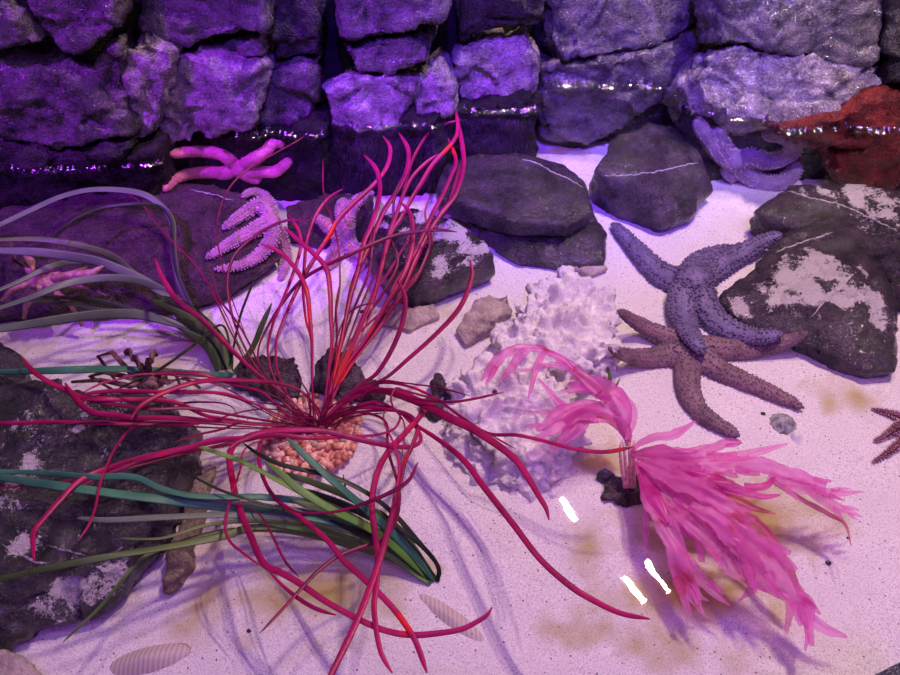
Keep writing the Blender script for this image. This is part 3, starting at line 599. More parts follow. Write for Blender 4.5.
# gravel disc
dc = U(312, 438, 0); dv = []; df = []; R = .066
bm = bmesh.new(); bmesh.ops.create_cone(bm, segments=48, radius1=R*.97, radius2=R*.86, depth=.012, cap_ends=True); bmesh.ops.translate(bm, verts=bm.verts, vec=(dc.x, dc.y, .006))
link('gravel_disc', [tuple(v.co) for v in bm.verts], [[v.index for v in f.verts] for f in bm.faces], 'pebble', rw, smooth=False); bm.free()
gv = []; gf = []
mg, nt, b = mat('mixed_pink_pebbles'); g_ = nt.nodes.new('ShaderNodeNewGeometry'); nt.links.new(ramp(nt, g_.outputs['Random Per Island'], [(0, (.30, .08, .06)), (.3, (.62, .22, .14)), (.6, (.80, .42, .30)), (.85, (.88, .60, .50)), (1, (.40, .28, .22))]), b.inputs['Base Color']); b.inputs['Roughness'].default_value = .4; M['gravel'] = mg
bm = bmesh.new(); bmesh.ops.create_icosphere(bm, subdivisions=2, radius=1); iv = [v.co.copy() for v in bm.verts]; jf = [[v.index for v in f.verts] for f in bm.faces]; bm.free()
for i in range(330):
    r = R*math.sqrt(random.random()); a = random.uniform(0, 6.283); s = random.uniform(.0036, .0064); c = Vector((dc.x+r*math.cos(a), dc.y+r*math.sin(a), .0135+random.uniform(-.001, .003)-.004*(r/R)**4))
    q = Matrix.Rotation(random.uniform(0, 6), 3, 'Z') @ Matrix.Rotation(random.uniform(-.6, .6), 3, 'X'); n0 = len(gv); sx = Vector((random.uniform(.8, 1.5), random.uniform(.7, 1), random.uniform(.6, .9)))
    for v in iv:
        p = Vector((v.x*sx.x, v.y*sx.y, v.z*sx.z))*s*(1+.18*noise.noise(v*1.7+c*60)); gv.append(tuple(c+q@p))
    gf += [[n0+k for k in f] for f in jf]
o = link('gravel', gv, gf, 'gravel', rw); o['kind'] = 'stuff'
# ------------------------------------------------------------------ eelgrass
def blade(parent, pts, zs, w, m): strand(parent, Z(list(reversed(pts)), zs, [w*.6, w, w, w*.95, w*.6]), m, .12, 'blade', facing=.75, twist=.5)
b1 = U(224, 374, 0); g1 = empty('eelgrass', (b1.x, b1.y, 0), 'pale green eelgrass tuft rooted above the crimson weed, blades trailing past the flat mauve rock', 'seagrass', 'eelgrass tufts')
for a in [([(-25,250),(33,252),(67,256),(96,261),(120,270),(142,280),(169,296),(196,316),(215,340),(225,372)], (.0,.05,.10,.135,.135), 10, 'green_pale'),
 ([(-25,316),(29,298),(56,287),(84,280),(116,278),(142,282),(164,291),(190,312),(212,345),(222,370)], (.0,.05,.11,.135,.13), 8, 'green_pale'),
 ([(-25,300),(22,280),(49,267),(71,262),(95,263),(130,275),(165,296),(200,325),(222,368)], (0,.05,.10,.13), 6, 'green_pale'),
 ([(-25,241),(29,239),(62,242),(93,249),(116,258),(131,271),(160,295),(200,335),(226,372)], (0,.05,.10,.12), 7, 'green_olive'),
 ([(-25,238),(0,225),(29,211),(60,197),(89,190),(120,190),(145,195),(163,208),(172,222),(173,245),(175,265),(182,292),(200,325),(224,368)], (0,.05,.12,.13,.13), 7, 'green_pale'),
 ([(53,233),(78,217),(104,207),(138,204),(160,207),(171,220),(173,245),(178,275),(195,312),(224,368)], (0,.06,.13,.13), 4, 'green_dark'),
 ([(-25,333),(44,322),(93,315),(133,314),(164,320),(196,331),(214,350),(222,372)], (0,.06,.12,.13), 10, 'green_pale'),
 ([(20,300),(67,303),(100,310),(133,314),(170,322),(205,345),(223,370)], (0,.04,.09,.11), 6, 'green_dark'),
 ([(40,296),(90,300),(125,308),(160,318),(196,335),(218,358),(226,374)], (0,.04,.08,.11), 6, 'green_dark'),
 ([(150,300),(180,312),(205,335),(222,372)], (0,.04,.09), 11, 'green_olive'),
 ([(160,296),(185,305),(212,328),(228,352),(230,374)], (0,.04,.09), 9, 'green_dark'),
 ([(175,316),(200,330),(216,348),(226,374)], (0,.03,.07), 9, 'green_dark'),
 ([(180,328),(203,342),(214,358),(220,376)], (0,.03,.05), 9, 'green_olive'),
 ([(165,305),(195,322),(218,342),(232,374)], (0,.04,.08), 9, 'green_olive'),
 ([(-25,373),(67,370),(110,369),(150,370),(200,374),(236,375)], (.005,.06,.12,.125), 8, 'green_teal'),
 ([(110,393),(135,381),(160,369),(190,348),(221,325),(230,350),(228,372)], (0,.05,.10,.12), 3, 'green_dark'),
 ([(258,271),(248,295),(240,317),(234,345),(228,372)], (0,.04,.08,.11), 2.6, 'green_dark'),
 ([(272,303),(262,325),(253,347),(240,365),(230,376)], (0,.02,.05,.08), 6, 'green_olive')]: blade(g1, *a)
link_blob = rock
rock('rootstone', 'low mound of sand-coloured stone under the first eelgrass tuft', 'stone', [(215, 372, .006), (230, 368, .008), (238, 378, .006)], [(212, 382), (228, 386), (242, 382)], 'tan', vox=.002, amp=.002)
b2 = U(434, 583, 0); g2 = empty('eelgrass', (b2.x, b2.y, 0), 'bright green eelgrass tuft rooted on open sand below the pink gravel disc', 'seagrass', 'eelgrass tufts')
for a in [([(287,438),(313,463),(340,487),(367,510),(397,537),(420,563),(433,582)], (0,.05,.09,.12), 9, 'green_teal'),
 ([(243,443),(257,453),(283,465),(333,477),(367,493),(393,513),(417,540),(437,565),(437,582)], (0,.04,.08,.10,.11), 5.5, 'green_dark'),
 ([(190,443),(215,452),(243,462),(283,483),(310,497),(350,515),(400,550),(432,582)], (0,.05,.09,.11), 6, 'green_lime'),
 ([(265,462),(280,473),(300,490),(333,510),(380,535),(432,581)], (0,.05,.09,.11), 9, 'green_lime'),
 ([(-25,471),(20,472),(60,474),(90,477),(133,477),(160,488),(187,495),(220,497),(260,497),(310,503),(350,520),(400,550),(430,580)], (0,.05,.09,.12,.13), 7, 'green_teal'),
 ([(-25,472),(0,477),(30,482),(67,487),(127,495),(187,502),(233,507),(283,513),(330,525),(380,550),(432,582)], (0,.04,.08,.12,.125), 11, 'green_teal'),
 ([(77,518),(110,520),(167,517),(233,515),(300,522),(360,540),(430,582)], (0,.05,.09,.12), 8, 'green_pale'),
 ([(120,538),(145,539),(167,537),(207,525),(250,521),(310,525),(380,550),(430,580)], (0,.05,.08,.11), 4.5, 'green_olive'),
 ([(-25,584),(50,568),(100,558),(167,547),(220,537),(253,528),(300,532),(350,545),(400,562),(432,582)], (0,.04,.08,.12,.125), 8, 'green_olive'),
 ([(63,642),(82,624),(100,607),(120,583),(143,558),(180,542),(230,530),(300,530),(370,550),(430,582)], (0,.04,.07,.09,.11), 4.5, 'green_olive'),
 ([(343,474),(345,484),(348,494),(375,520),(430,581)], (0,.03,.05,.07), 4, 'green_dark'),
 ([(380,510),(402,530),(424,548),(439,568),(438,582)], (0,.03,.05,.05), 5, 'green_dark'),
 ([(162,460),(187,473),(218,489),(250,500),(300,515),(360,535),(430,580)], (0,.04,.09,.11), 3, 'green_dark'),
 ([(140,482),(170,491),(210,499),(260,505),(320,515),(380,542),(432,580)], (0,.04,.08,.10), 5, 'green_pale'),
 ([(290,500),(330,512),(370,528),(405,552),(434,580)], (0,.03,.06,.08), 9, 'green_olive'),
 ([(300,517),(340,524),(380,540),(410,560),(433,582)], (0,.03,.06,.08), 9, 'green_teal'),
 ([(280,472),(320,485),(360,503),(400,532),(435,578)], (0,.03,.06,.08), 8, 'green_olive'),
 ([(250,520),(300,528),(340,535),(380,550),(430,584)], (0,.03,.05,.07), 7, 'green_lime'),
 ([(330,520),(365,535),(395,548),(430,582)], (0,.03,.05,.07), 9, 'green_dark'),
 ([(300,488),(345,505),(385,525),(415,552),(436,580)], (0,.03,.06,.08), 8, 'green_dark')]: blade(g2, *a)
# ------------------------------------------------------------------ pink weed
pb = U(628, 492, 0); pw = empty('pink_seaweed', (pb.x, pb.y, 0), 'pink translucent leafy seaweed fanning out from a pale stalk', 'seaweed')
for i, (x0, x1) in enumerate(((624, 620), (628, 624), (632, 629), (626, 632), (634, 634))):
    strand(pw, [(x0+random.uniform(-2, 2), 488, .015, 3.5), ((x0+x1)/2, 470, .035, 3.5), (x1, 448, .06, 3), (x1+random.uniform(-3, 3), 440, .065, 2.5)], 'stalk', .8, name='stalk')
def lobe(S, curl, rag, V, Fc, K=9):
    n = len(S); sd = random.uniform(0, 99); rows = []
    for i, (p, ww) in enumerate(S):
        t = (S[min(i+1, n-1)][0]-S[max(i-1, 0)][0]).normalized(); up = (CAM-p).normalized()*.5+Vector((0, 0, .5)); s = t.cross(up).normalized(); nn = s.cross(t).normalized()
        for k in range(K):
            u = -1+2*k/(K-1); sg = 3 if u > 0 else -1
            e = 1+rag*1.5*noise.noise(Vector((i*.13, sg+sd, 0)))+rag*.7*noise.noise(Vector((i*.45, sg*2+sd, 0)))
            h = ww*(curl*(1-u*u)*math.sin(i*.06+sd) + .05*math.sin(u*5+i*.11+sd) + .16*noise.noise(Vector((i*.08, u*1.4, sd))))
            rows.append((p+s*(u*e*ww*.5)+nn*h, nn))
    th = .0003; b = len(V); V += [tuple(q+nn*th) for q, nn in rows]+[tuple(q-nn*th) for q, nn in rows]; off = b+n*K
    for i in range(n-1):
        for k in range(K-1):
            a = b+i*K+k; c = off+i*K+k; Fc += [(a, a+1, a+K+1, a+K), (c, c+K, c+K+1, c+1)]
        for k in (0, K-1): a = b+i*K+k; c = off+i*K+k; Fc.append((a, a+K, c+K, c))
    for i in (0, n-1):
        for k in range(K-1): a = b+i*K+k; c = off+i*K+k; Fc.append((a, c, c+1, a+1))
def frond(pts, zs, w, m, curl=.12, rag=.24, name='frond'):
    """ragged leafy blade, base -> tip, with forked side lobes and real thickness"""
    Q = Z(pts, zs, w); S = sample(Q, 2.2); V = []; Fc = []; lobe(S, curl, rag, V, Fc)
    if max(w) >= 12 and len(pts) > 2:
        L = sum(math.hypot(b[0]-a[0], b[1]-a[1]) for a, b in zip(pts, pts[1:]))
        for _ in range(int(L/17)):
            i = random.randint(1, len(Q)-1); a, b = Q[i-1], Q[i]; t = random.uniform(.2, 1); x, y, z, ww = [a[k]+(b[k]-a[k])*t for k in range(4)]
            if ww < 6: continue
            ang = math.atan2(b[1]-a[1], b[0]-a[0]); sg = random.choice((-1, 1)); a1 = ang+sg*random.uniform(.2, .45); a2 = ang+sg*random.uniform(.05, .45); l = random.uniform(.7, 1.5)*ww+6
            nx_, ny_ = -math.sin(ang)*sg*ww*.22, math.cos(ang)*sg*ww*.22
            lobe(sample([(x+nx_, y+ny_, z, ww*.5), (x+nx_+l*.5*math.cos(a1), y+ny_+l*.5*math.sin(a1), z-.002, ww*.42), (x+nx_+l*.5*(math.cos(a1)+math.cos(a2)), y+ny_+l*.5*(math.sin(a1)+math.sin(a2)), max(.012, z-.006), ww*.16)], 2.2), curl, rag, V, Fc, 5)
    return link(name, V, Fc, m, pw)
FR = [
 ([(628,442),(627,432),(613,418),(587,410),(562,417),(536,430)], (.065,.085,.09,.08), [6,16,26,30,24,4], 'pink'),
 ([(628,440),(624,428),(622,409),(609,393),(591,385),(568,384)], (.065,.09,.10,.09), [8,18,26,26,20,4], 'pink'),
 ([(600,392),(590,383),(573,368),(558,357),(544,353),(536,371),(528,398)], (.10,.11,.12,.11), [14,14,11,9,8,8,2], 'pink'),
 ([(575,370),(560,357),(533,348),(507,353),(493,366),(481,381)], (.11,.12,.12,.10), [5,6,9,12,15,2], 'pink'),
 ([(527,350),(515,362),(500,381)], (.12,.11,.10), [8,14,3], 'pink'),
 ([(588,382),(573,371),(558,365),(540,367),(511,373)], (.10,.11,.10), [10,9,7,5,1], 'pink_pale'),
 ([(575,412),(560,404),(549,391),(538,378)], (.08,.09,.09), [14,10,6,1], 'pink'),
 ([(590,410),(575,410),(553,413),(522,411)], (.08,.08,.07), [14,9,5,1], 'pink_pale'),
 ([(612,386),(622,396),(632,410),(631,426),(626,440)], (.09,.09,.08,.07), [6,12,12,10,4], 'pink_pale'),
 ([(605,408),(585,416),(572,432),(552,450)], (.08,.08,.07), [20,22,18,2], 'pink'),
 ([(628,446),(626,436),(616,424),(602,416),(590,414)], (.06,.075,.085), [6,12,12,9,3], 'pink_red'),
 ([(600,394),(585,378),(570,378)], (.095,.10,.10), [14,14,4], 'pink_red'),
 ([(632,452),(640,443),(656,437),(673,435),(696,421)], (.06,.08,.08), [4,8,12,14,3], 'pink'),
 ([(632,456),(650,456),(670,458),(691,457),(709,450),(727,443),(741,441)], (.06,.08,.09,.09), [5,18,24,22,14,12,3], 'pink'),
 ([(634,454),(650,452),(676,458),(700,470)], (.06,.08,.08), [5,18,24,10], 'pink_hot'),
 ([(650,458),(680,463),(720,464),(760,466),(800,478),(826,488)], (.07,.09,.09,.08,.07), [10,24,24,20,20,14], 'pink'),
 ([(769,474),(790,486),(815,490),(836,493),(864,492)], (.08,.07,.06), [14,16,12,9,1], 'pink_pale'),
 ([(800,480),(815,492),(836,507),(863,517)], (.07,.06,.05), [10,15,13,1], 'pink_pale'),
 ([(770,478),(800,498),(828,514),(845,524),(851,546)], (.06,.05,.05), [6,6,7,4,1], 'pink_red'),
 ([(715,462),(747,455),(787,444)], (.09,.09,.08), [10,12,3], 'pink_pale'),
 ([(670,474),(700,480),(730,486),(760,496),(780,495)], (.08,.09,.09), [16,20,16,12,2], 'pink_hot'),
 ([(700,490),(735,500),(755,508),(776,514)], (.06,.07,.07), [16,14,9,1], 'pink_red'),
 ([(745,488),(765,486),(776,476)], (.08,.08,.08), [12,10,2], 'pink_hot'),
 ([(636,460),(665,480),(700,505),(735,530),(765,560),(790,590),(806,612),(812,646)], (.06,.08,.09,.08,.06,.05), [7,26,30,36,34,28,20,5], 'pink'),
 ([(798,600),(812,618),(828,630),(847,637)], (.05,.045,.04), [14,14,11,3], 'pink_pale'),
 ([(790,598),(790,612),(786,632)], (.045,.04,.035), [12,9,4], 'pink_pale'),
 ([(640,466),(660,492),(690,518),(715,545),(738,572),(768,592)], (.05,.07,.08,.07,.05), [8,22,24,22,18,3], 'pink_pale'),
 ([(640,462),(672,478),(705,492),(735,512),(750,530)], (.07,.09,.10,.09), [8,22,24,22,4], 'pink'),
 ([(655,478),(685,500),(712,530),(728,555),(740,575)], (.06,.07,.06), [8,16,16,12,3], 'pink_red'),
 ([(745,512),(765,530),(785,562),(800,592)], (.08,.07,.05), [8,13,13,6], 'pink_red'),
 ([(635,462),(646,482),(656,503),(668,524)], (.06,.07,.07), [5,16,20,6], 'pink_hot'),
 ([(640,475),(652,500),(663,520),(675,550),(682,580),(687,612)], (.06,.07,.07,.05,.04), [8,22,26,26,20,3], 'pink'),
 ([(668,535),(684,556),(696,572),(712,590),(730,606)], (.06,.05,.04), [14,14,16,12,2], 'pink_pale'),
 ([(675,560),(680,580),(694,598),(704,616)], (.05,.045,.04), [14,16,14,2], 'pink_pale'),
 ([(672,500),(690,520),(698,540),(702,562)], (.08,.07,.06), [10,14,12,8], 'pink'),
 ([(648,500),(646,525),(645,552)], (.05,.04,.03), [10,9,2], 'pink_pale'),
 ([(720,540),(740,560),(752,585),(738,602)], (.06,.05,.04), [12,14,10,2], 'pink_pale'),
 ([(690,505),(720,525),(745,552),(760,578),(785,600)], (.09,.09,.07,.055), [12,22,24,20,4], 'pink'),
]
for f in FR: frond(f[0], f[1], [q*.84 for q in f[2]], f[3])
# ------------------------------------------------------------------ starfish
def starfish(name, label, m, centre, arms, r0, rc=None, vox=.0022, flat=.62, lift=.0, spines=None, bumps=.0008, maxz=None, smoothd=True, tipw=.35):
    """arms: list of pixel polylines from centre outwards; the arms lie on whatever is below them"""
    parts = []; C0 = None
    def surf(x, y):
        h = hit(x, y); return h[0], h[1]
    cp, cn = surf(*centre); R0 = r0*depth(cp)/F; cp = cp + Vector((0, -.3, .8)).normalized()*R0*.5 + Vector((0, 0, lift))
    V = []; Fc = []; spn = []
    for arm in arms:
        pts = [centre]+list(arm); W = [(cp, cn)]
        for q in pts[1:]:
            if len(q) == 3: p, n_ = U(q[0], q[1], q[2]), Vector((0, 0, 1))
            else:
                p, n_ = surf(q[0], q[1]); p = p+Vector((0, -.3, .8)).normalized()*R0*.35
            W.append((p, n_))
        # smooth the depth along the arm so that it drapes
        D = [(p-CAM).length for p, _ in W]
        for _ in range(2): D = [D[0]] + [min(D[i], (D[i-1]+D[i]+D[i+1])/3) if len(pts[i]) == 2 else D[i] for i in range(1, len(D)-1)] + [D[-1]]
        W = [(CAM+(p-CAM).normalized()*d, n_) for (p, n_), d in zip(W, D)]
        P = cat([p for p, _ in W], 7); n = len(P); K = 14; b0 = len(V)
        for i, p in enumerate(P):
            t = (P[min(i+1, n-1)]-P[max(i-1, 0)]).normalized(); up = ((CAM-p).normalized()*.4+Vector((0, -.2, .7))).normalized(); s = t.cross(up).normalized(); nn = s.cross(t)
            u = i/(n-1); r = R0*(1-(1-tipw)*u**1.25)*(1 if u < .9 else math.sqrt(max(.05, 1-((u-.9)/.1)**2*.9)))
            if u < .12: r *= .85
            for k in range(K):
                a = 2*math.pi*k/K; V.append(tuple(p+s*r*math.cos(a)+nn*r*flat*math.sin(a)))
            if i:
                for k in range(K): k2 = (k+1) % K; Fc.append((b0+(i-1)*K+k, b0+(i-1)*K+k2, b0+i*K+k2, b0+i*K+k))
            if spines and u > .05:
                for a in spines[0]:
                    for rep in range(spines[4] if len(spines) > 4 else 1):
                        a2 = math.radians(a)+random.uniform(-.1, .1); spn.append((p+t*random.uniform(-.3, .3)*R0*.3+(s*r*math.cos(a2)+nn*r*flat*math.sin(a2)), (s*math.cos(a2)+nn*math.sin(a2)).normalized(), R0*(1-.4*u)))
        Fc.append(tuple(b0+k for k in range(K-1, -1, -1))); Fc.append(tuple(b0+(n-1)*K+k for k in range(K)))
    RC = (rc or r0*1.15)*depth(cp)/F; b0 = len(V)
    for v in iv: V.append((cp.x+v.x*RC, cp.y+v.y*RC, cp.z+v.z*RC*flat))
    Fc += [[b0+k for k in f] for f in jf]
    A, B, Fo = remesh(V, Fc, vox, 3)
    out = A.copy()
    for i in range(len(A)):
        p = Vector(A[i]); ds = noise.voronoi(p*210)[0]; out[i] = A[i]+B[i]*(bumps*(1.2-2.4*ds[0])+.0012*noise.noise(p*60))
    o = link(name, out, Fo, m); tag(o, label, 'starfish')
    if spn:
        sv = []; sf = []
        bt = BVHTree.FromPolygons([tuple(v) for v in out], [tuple(f) for f in Fo])
        for p, d, r in spn:
            h = bt.find_nearest(p)
            if h[0] is None: continue
            q = h[0]; L = r*spines[1]; w = r*spines[2]; s = d.orthogonal().normalized(); t = d.cross(s); b0 = len(sv)
            for rr, hh in ((1, -.3), (.9, .5), (.45, 1)):
                for k in range(5): a = k*1.2566; sv.append(tuple(q+d*L*hh+(s*math.cos(a)+t*math.sin(a))*w*rr))
            sv.append(tuple(q+d*L*1.15))
            for rr in range(2):
                for k in range(5): sf.append((b0+rr*5+k, b0+rr*5+(k+1) % 5, b0+rr*5+5+(k+1) % 5, b0+rr*5+5+k))
            for k in range(5): sf.append((b0+10+k, b0+10+(k+1) % 5, b0+15))
        so = link('spines', sv, sf, spines[3], o); so['kind'] = 'stuff'
    solid(out, Fo)
    return o
starfish('pink_starfish', 'smooth bright pink starfish clinging to the wall at the waterline', 'star_pink', (240, 171),
  [[(229, 160), (218, 155), (200, 153), (186, 154), (171, 156)], [(226, 174), (210, 174), (188, 176), (174, 182), (165, 193)], [(248, 164), (257, 159), (267, 152), (273, 145), (280, 144), (281, 150)], [(252, 173), (266, 173), (276, 173), (285, 167), (292, 160)], [(250, 178), (262, 182)]], 7.6, 9.5, tipw=.6, flat=.9)
starfish('spiny_starfish', 'spiny mauve starfish draped down the end of the flat mauve rock', 'star_spiny', (272, 224),
  [[(262, 206), (246, 215), (234, 223), (223, 231)], [(257, 231), (238, 241), (222, 251), (207, 260)], [(272, 242), (258, 258), (240, 267), (215, 271)], [(281, 240), (286, 258), (285, 270), (281, 281)], [(270, 208), (262, 197), (252, 194), (243, 199)]], 8.5, 10, flat=.8, spines=((5, 35, 90, 145, 175), .22, .12, 'spine'))
starfish('fuzzy_starfish', 'pale fuzzy starfish curled behind the crimson strands beside the sand-dusted rock', 'star_pale', (345, 243),
  [[(338, 236), (326, 226), (316, 218)], [(346, 228), (350, 212), (362, 200), (372, 194)], [(352, 250), (362, 256), (368, 262)], [(338, 255), (332, 264), (326, 271)], [(346, 226), (342, 210), (346, 200)]], 8.5, 11, flat=.8, spines=((0, 20, 40, 60, 80, 100, 120, 140, 160, 180), .35, .06, 'spine', 2))
starfish('brown_starfish', 'brown mauve starfish flat on the sand, overlapped by a blue-violet starfish', 'star_brown', (690, 353),
  [[(672, 343), (652, 334), (634, 324), (616, 312)], [(668, 357), (645, 360), (625, 357), (607, 350)], [(686, 372), (688, 395), (700, 415), (720, 428), (738, 438)], [(702, 362), (722, 374), (750, 386), (778, 398), (802, 410)], [(708, 350), (735, 352), (765, 348), (788, 342), (806, 334)]], 14.5, 16, tipw=.34, flat=.5, spines=((25, 60, 90, 120, 155), .08, .08, 'spine_dark'))
starfish('blue_starfish', 'blue-violet starfish with one arm resting on the sand-patched rock', 'star_blue', (690, 288),
  [[(676, 284), (658, 276), (640, 258), (624, 240), (611, 226)], [(702, 278), (722, 266), (744, 254), (762, 244), (780, 237)], [(696, 270), (705, 262), (720, 255), (738, 253)], [(680, 303), (682, 322), (690, 340), (703, 357)], [(700, 302), (712, 322), (732, 334), (756, 339), (780, 337)]], 17, 19, lift=.012, tipw=.3, flat=.55, spines=((15, 40, 65, 115, 140, 165), .1, .1, 'spine_dark'))
starfish('lilac_starfish', 'lilac starfish curled in a loop under the huge pale boulder', 'star_lilac', (733, 163),
  [[(722, 158), (712, 148), (704, 137), (694, 121)], [(724, 152), (719, 140), (717, 128)], [(748, 158), (764, 163), (780, 160), (792, 151), (787, 141), (773, 137), (760, 137)], [(742, 174), (756, 183), (774, 186), (790, 178), (795, 164)], [(728, 172), (736, 182)]], 10.5, 14, tipw=.7, flat=.8, spines=((20, 60, 120, 160), .18, .08, 'spine'))
starfish('red_starfish', 'dark red spiny starfish reaching in from the frame edge', 'star_red', (912, 428),
  [[(900, 418), (888, 414), (869, 408)], [(900, 426), (885, 436), (873, 442)], [(902, 440), (888, 452), (870, 464)], [(925, 420), (950, 410)], [(920, 440), (945, 455)]], 6, 8, flat=.8, spines=((0, 40, 90, 140, 180), .4, .14, 'spine'))
# ------------------------------------------------------------------ crabs
def tube(pts, rs, K=8):
    V = []; Fc = []; n = len(pts)
    for i, p in enumerate(pts):
        t = (pts[min(i+1, n-1)]-pts[max(i-1, 0)]).normalized(); s = t.orthogonal().normalized(); u = t.cross(s)
        for k in range(K): a = 2*math.pi*k/K; V.append(tuple(p+(s*math.cos(a)+u*math.sin(a))*rs[i]))
        if i:
            for k in range(K): k2 = (k+1) % K; Fc.append(((i-1)*K+k, (i-1)*K+k2, i*K+k2, i*K+k))
    Fc.append(tuple(range(K-1, -1, -1))); Fc.append(tuple((n-1)*K+k for k in range(K))); return V, Fc
def crab(name, label, m, c, size, legs, claws, zb):
    p = U(c[0], c[1], zb); s = size*depth(p)/F; root = empty(name, (p.x, p.y, max(0, zb-.02)), label, 'crab')
    V = []
    for v in iv:
        q = Vector((v.x*s*(1+.15*v.y), v.y*s*.8, v.z*s*.5)); q *= 1+.12*noise.noise(v*3+p*9); V.append(tuple(p+q))
    A, B, Fo = remesh(V, jf, .0015, 1)
    A = [a+b*.0018*noise.noise(Vector(a)*220) for a, b in zip(A, B)]
    link('carapace', A, Fo, m, root)
    for side in (-1, 1):
        e = p+Vector((side*s*.3, -s*.75, s*.3)); V = [tuple(e+v*s*.1) for v in iv]; link('eye', V, jf, 'black', root)
    for L in legs:
        W = [p+(U(*L[0])-p).normalized()*s*.6]+[U(*q) for q in L]; V, Fc = tube(W, [s*.16]+[s*.17*(1-.7*i/(len(L))) for i in range(len(L))]); link('leg', V, Fc, m, root)
    for L in claws:
        W = [p]+[U(*q) for q in L]; V, Fc = tube(W, [s*.18, s*.2]+[s*.26]*(len(L)-2)+[s*.05]); o = link('claw', V, Fc, m, root)
crab('pink_crab', 'pinkish spindly crab under pale eelgrass blades beside the flat mauve rock', 'crab_pink', (46, 282), 20,
  [[(30, 272, .10), (14, 260, .10), (10, 243, .09)], [(28, 284, .09), (12, 290, .09), (2, 300, .07)], [(34, 292, .08), (26, 306, .06), (24, 318, .03)], [(62, 276, .10), (75, 272, .10), (86, 268, .09)], [(62, 284, .09), (82, 286, .08), (110, 297, .05)], [(56, 292, .08), (72, 306, .05), (82, 326, .02)]],
  [[(60, 277, .10), (78, 275, .10), (92, 274, .10), (103, 266, .11)], [(38, 274, .10), (30, 262, .10), (24, 252, .10)]], .085)
crab('brown_crab', 'dark brown spider crab hiding below a teal blade near the black boulder', 'crab_brown', (150, 380), 17,
  [[(130, 372, .07), (112, 352, .07), (98, 356, .06), (118, 384, .02)], [(132, 378, .07), (104, 372, .06), (90, 376, .05), (116, 392, .02)], [(130, 386, .06), (100, 380, .05), (72, 382, .03)], [(165, 370, .07), (175, 372, .05), (180, 385, .02)], [(168, 382, .06), (185, 378, .05), (200, 388, .02)]],
  [[(140, 365, .08), (134, 358, .09), (128, 352, .09), (130, 350, .08)], [(148, 364, .08), (150, 360, .09), (154, 354, .09), (155, 350, .09)]], .05)
# ------------------------------------------------------------------ shells
def shell(name, label, m, c, rx, ry, h, rot=0, ribs=12, z=0, amp=.12):
    hh = hit(*c); p = hh[0]; s = depth(p)/F; V = [tuple(p+Vector((0, 0, h*s)))]; Fc = []; K = 48; R = 10
    for r in range(1, R+1):
        u = r/R
        for k in range(K):
            a = 2*math.pi*k/K; q = u*(1+amp*math.cos(a*ribs)*u*.5); x = rx*s*q*math.cos(a); y = ry*s*q*math.sin(a)
            V.append(tuple(p+Vector((x*math.cos(rot)-y*math.sin(rot), x*math.sin(rot)+y*math.cos(rot), h*s*(1-u**1.6)-.003*u))))
    for k in range(K): Fc.append((0, 1+k, 1+(k+1) % K))
    for r in range(1, R):
        for k in range(K): a = 1+(r-1)*K; b_ = 1+r*K; Fc.append((a+k, b_+k, b_+(k+1) % K, a+(k+1) % K))
    n0 = len(V); V.append(tuple(p-Vector((0, 0, .004))))
    for k in range(K): Fc.append((n0, 1+(R-1)*K+(k+1) % K, 1+(R-1)*K+k))
    return tag(link(name, V, Fc, m), label, 'shell')
shell('limpet_shell', 'grey mottled cone shell lying at the brown starfish arm tip', 'shell_grey', (783, 424), 15, 15, 12)
shell('pearly_shell', 'small white pearly shell touching the grey mottled shell', 'pearl', (797, 438), 8, 11, 5, ribs=3, amp=.05)
shell('ribbed_shell', 'ribbed pale shell half sunk in sand near the brown corner stone', 'shell_tan', (146, 660), 42, 16, 9, .25, ribs=2, amp=.1)
shell('razor_shell', 'worn tan razor shell half buried below the bright green tuft', 'shell_tan', (448, 616), 52, 12, 4, -.62, ribs=2, amp=.05)
# small olive weed sprig by the coral
sb = U(610, 388, 0); sp = empty('weed_sprig', (sb.x, sb.y, 0), 'tiny olive weed sprig between the white coral and brown starfish', 'seaweed')
for t in ([(608, 392), (606, 380), (602, 374)], [(608, 392), (610, 378), (606, 362)], [(608, 392), (602, 386), (594, 384)], [(608, 392), (616, 386), (620, 378)]): strand(sp, Z(t, [.0, .015, .02], [5, 4, 2]), 'green_olive', .5, name='sprig')
# fine algae hanging from the submerged blocks
M['fuzz'] = plain('purple_brown_algae', (.07, .04, .08), (.16, .10, .16), b1=None)
for blk, bt, xr, yr in ((FB[0][0], FB[0][1], (326, 436), (138, 188)), (FB[1][0], FB[1][1], (446, 532), (118, 150))):
    hv = []; hf = []
    for i in range(1500):
        h = hit(random.uniform(*xr), random.uniform(*yr), bt)
        if h is None or h[0].z > WZ: continue
        p, n = h[0], h[1]; d = (n*.5+Vector((random.uniform(-.4, .4), random.uniform(-.4, .1), random.uniform(-.9, -.1)))).normalized(); L = random.uniform(.006, .018); q = d.cross(Vector((0, 1, .2))).normalized()*.0005; b0 = len(hv)
        hv += [tuple(p-q), tuple(p+q), tuple(p+d*L+Vector((0, 0, -.003))), tuple(p+n*.0006)]; hf += [(b0, b0+1, b0+2), (b0+1, b0+3, b0+2), (b0+3, b0, b0+2)]
    if hv: link('algae_fringe', hv, hf, 'fuzz', blk)['kind'] = 'stuff'
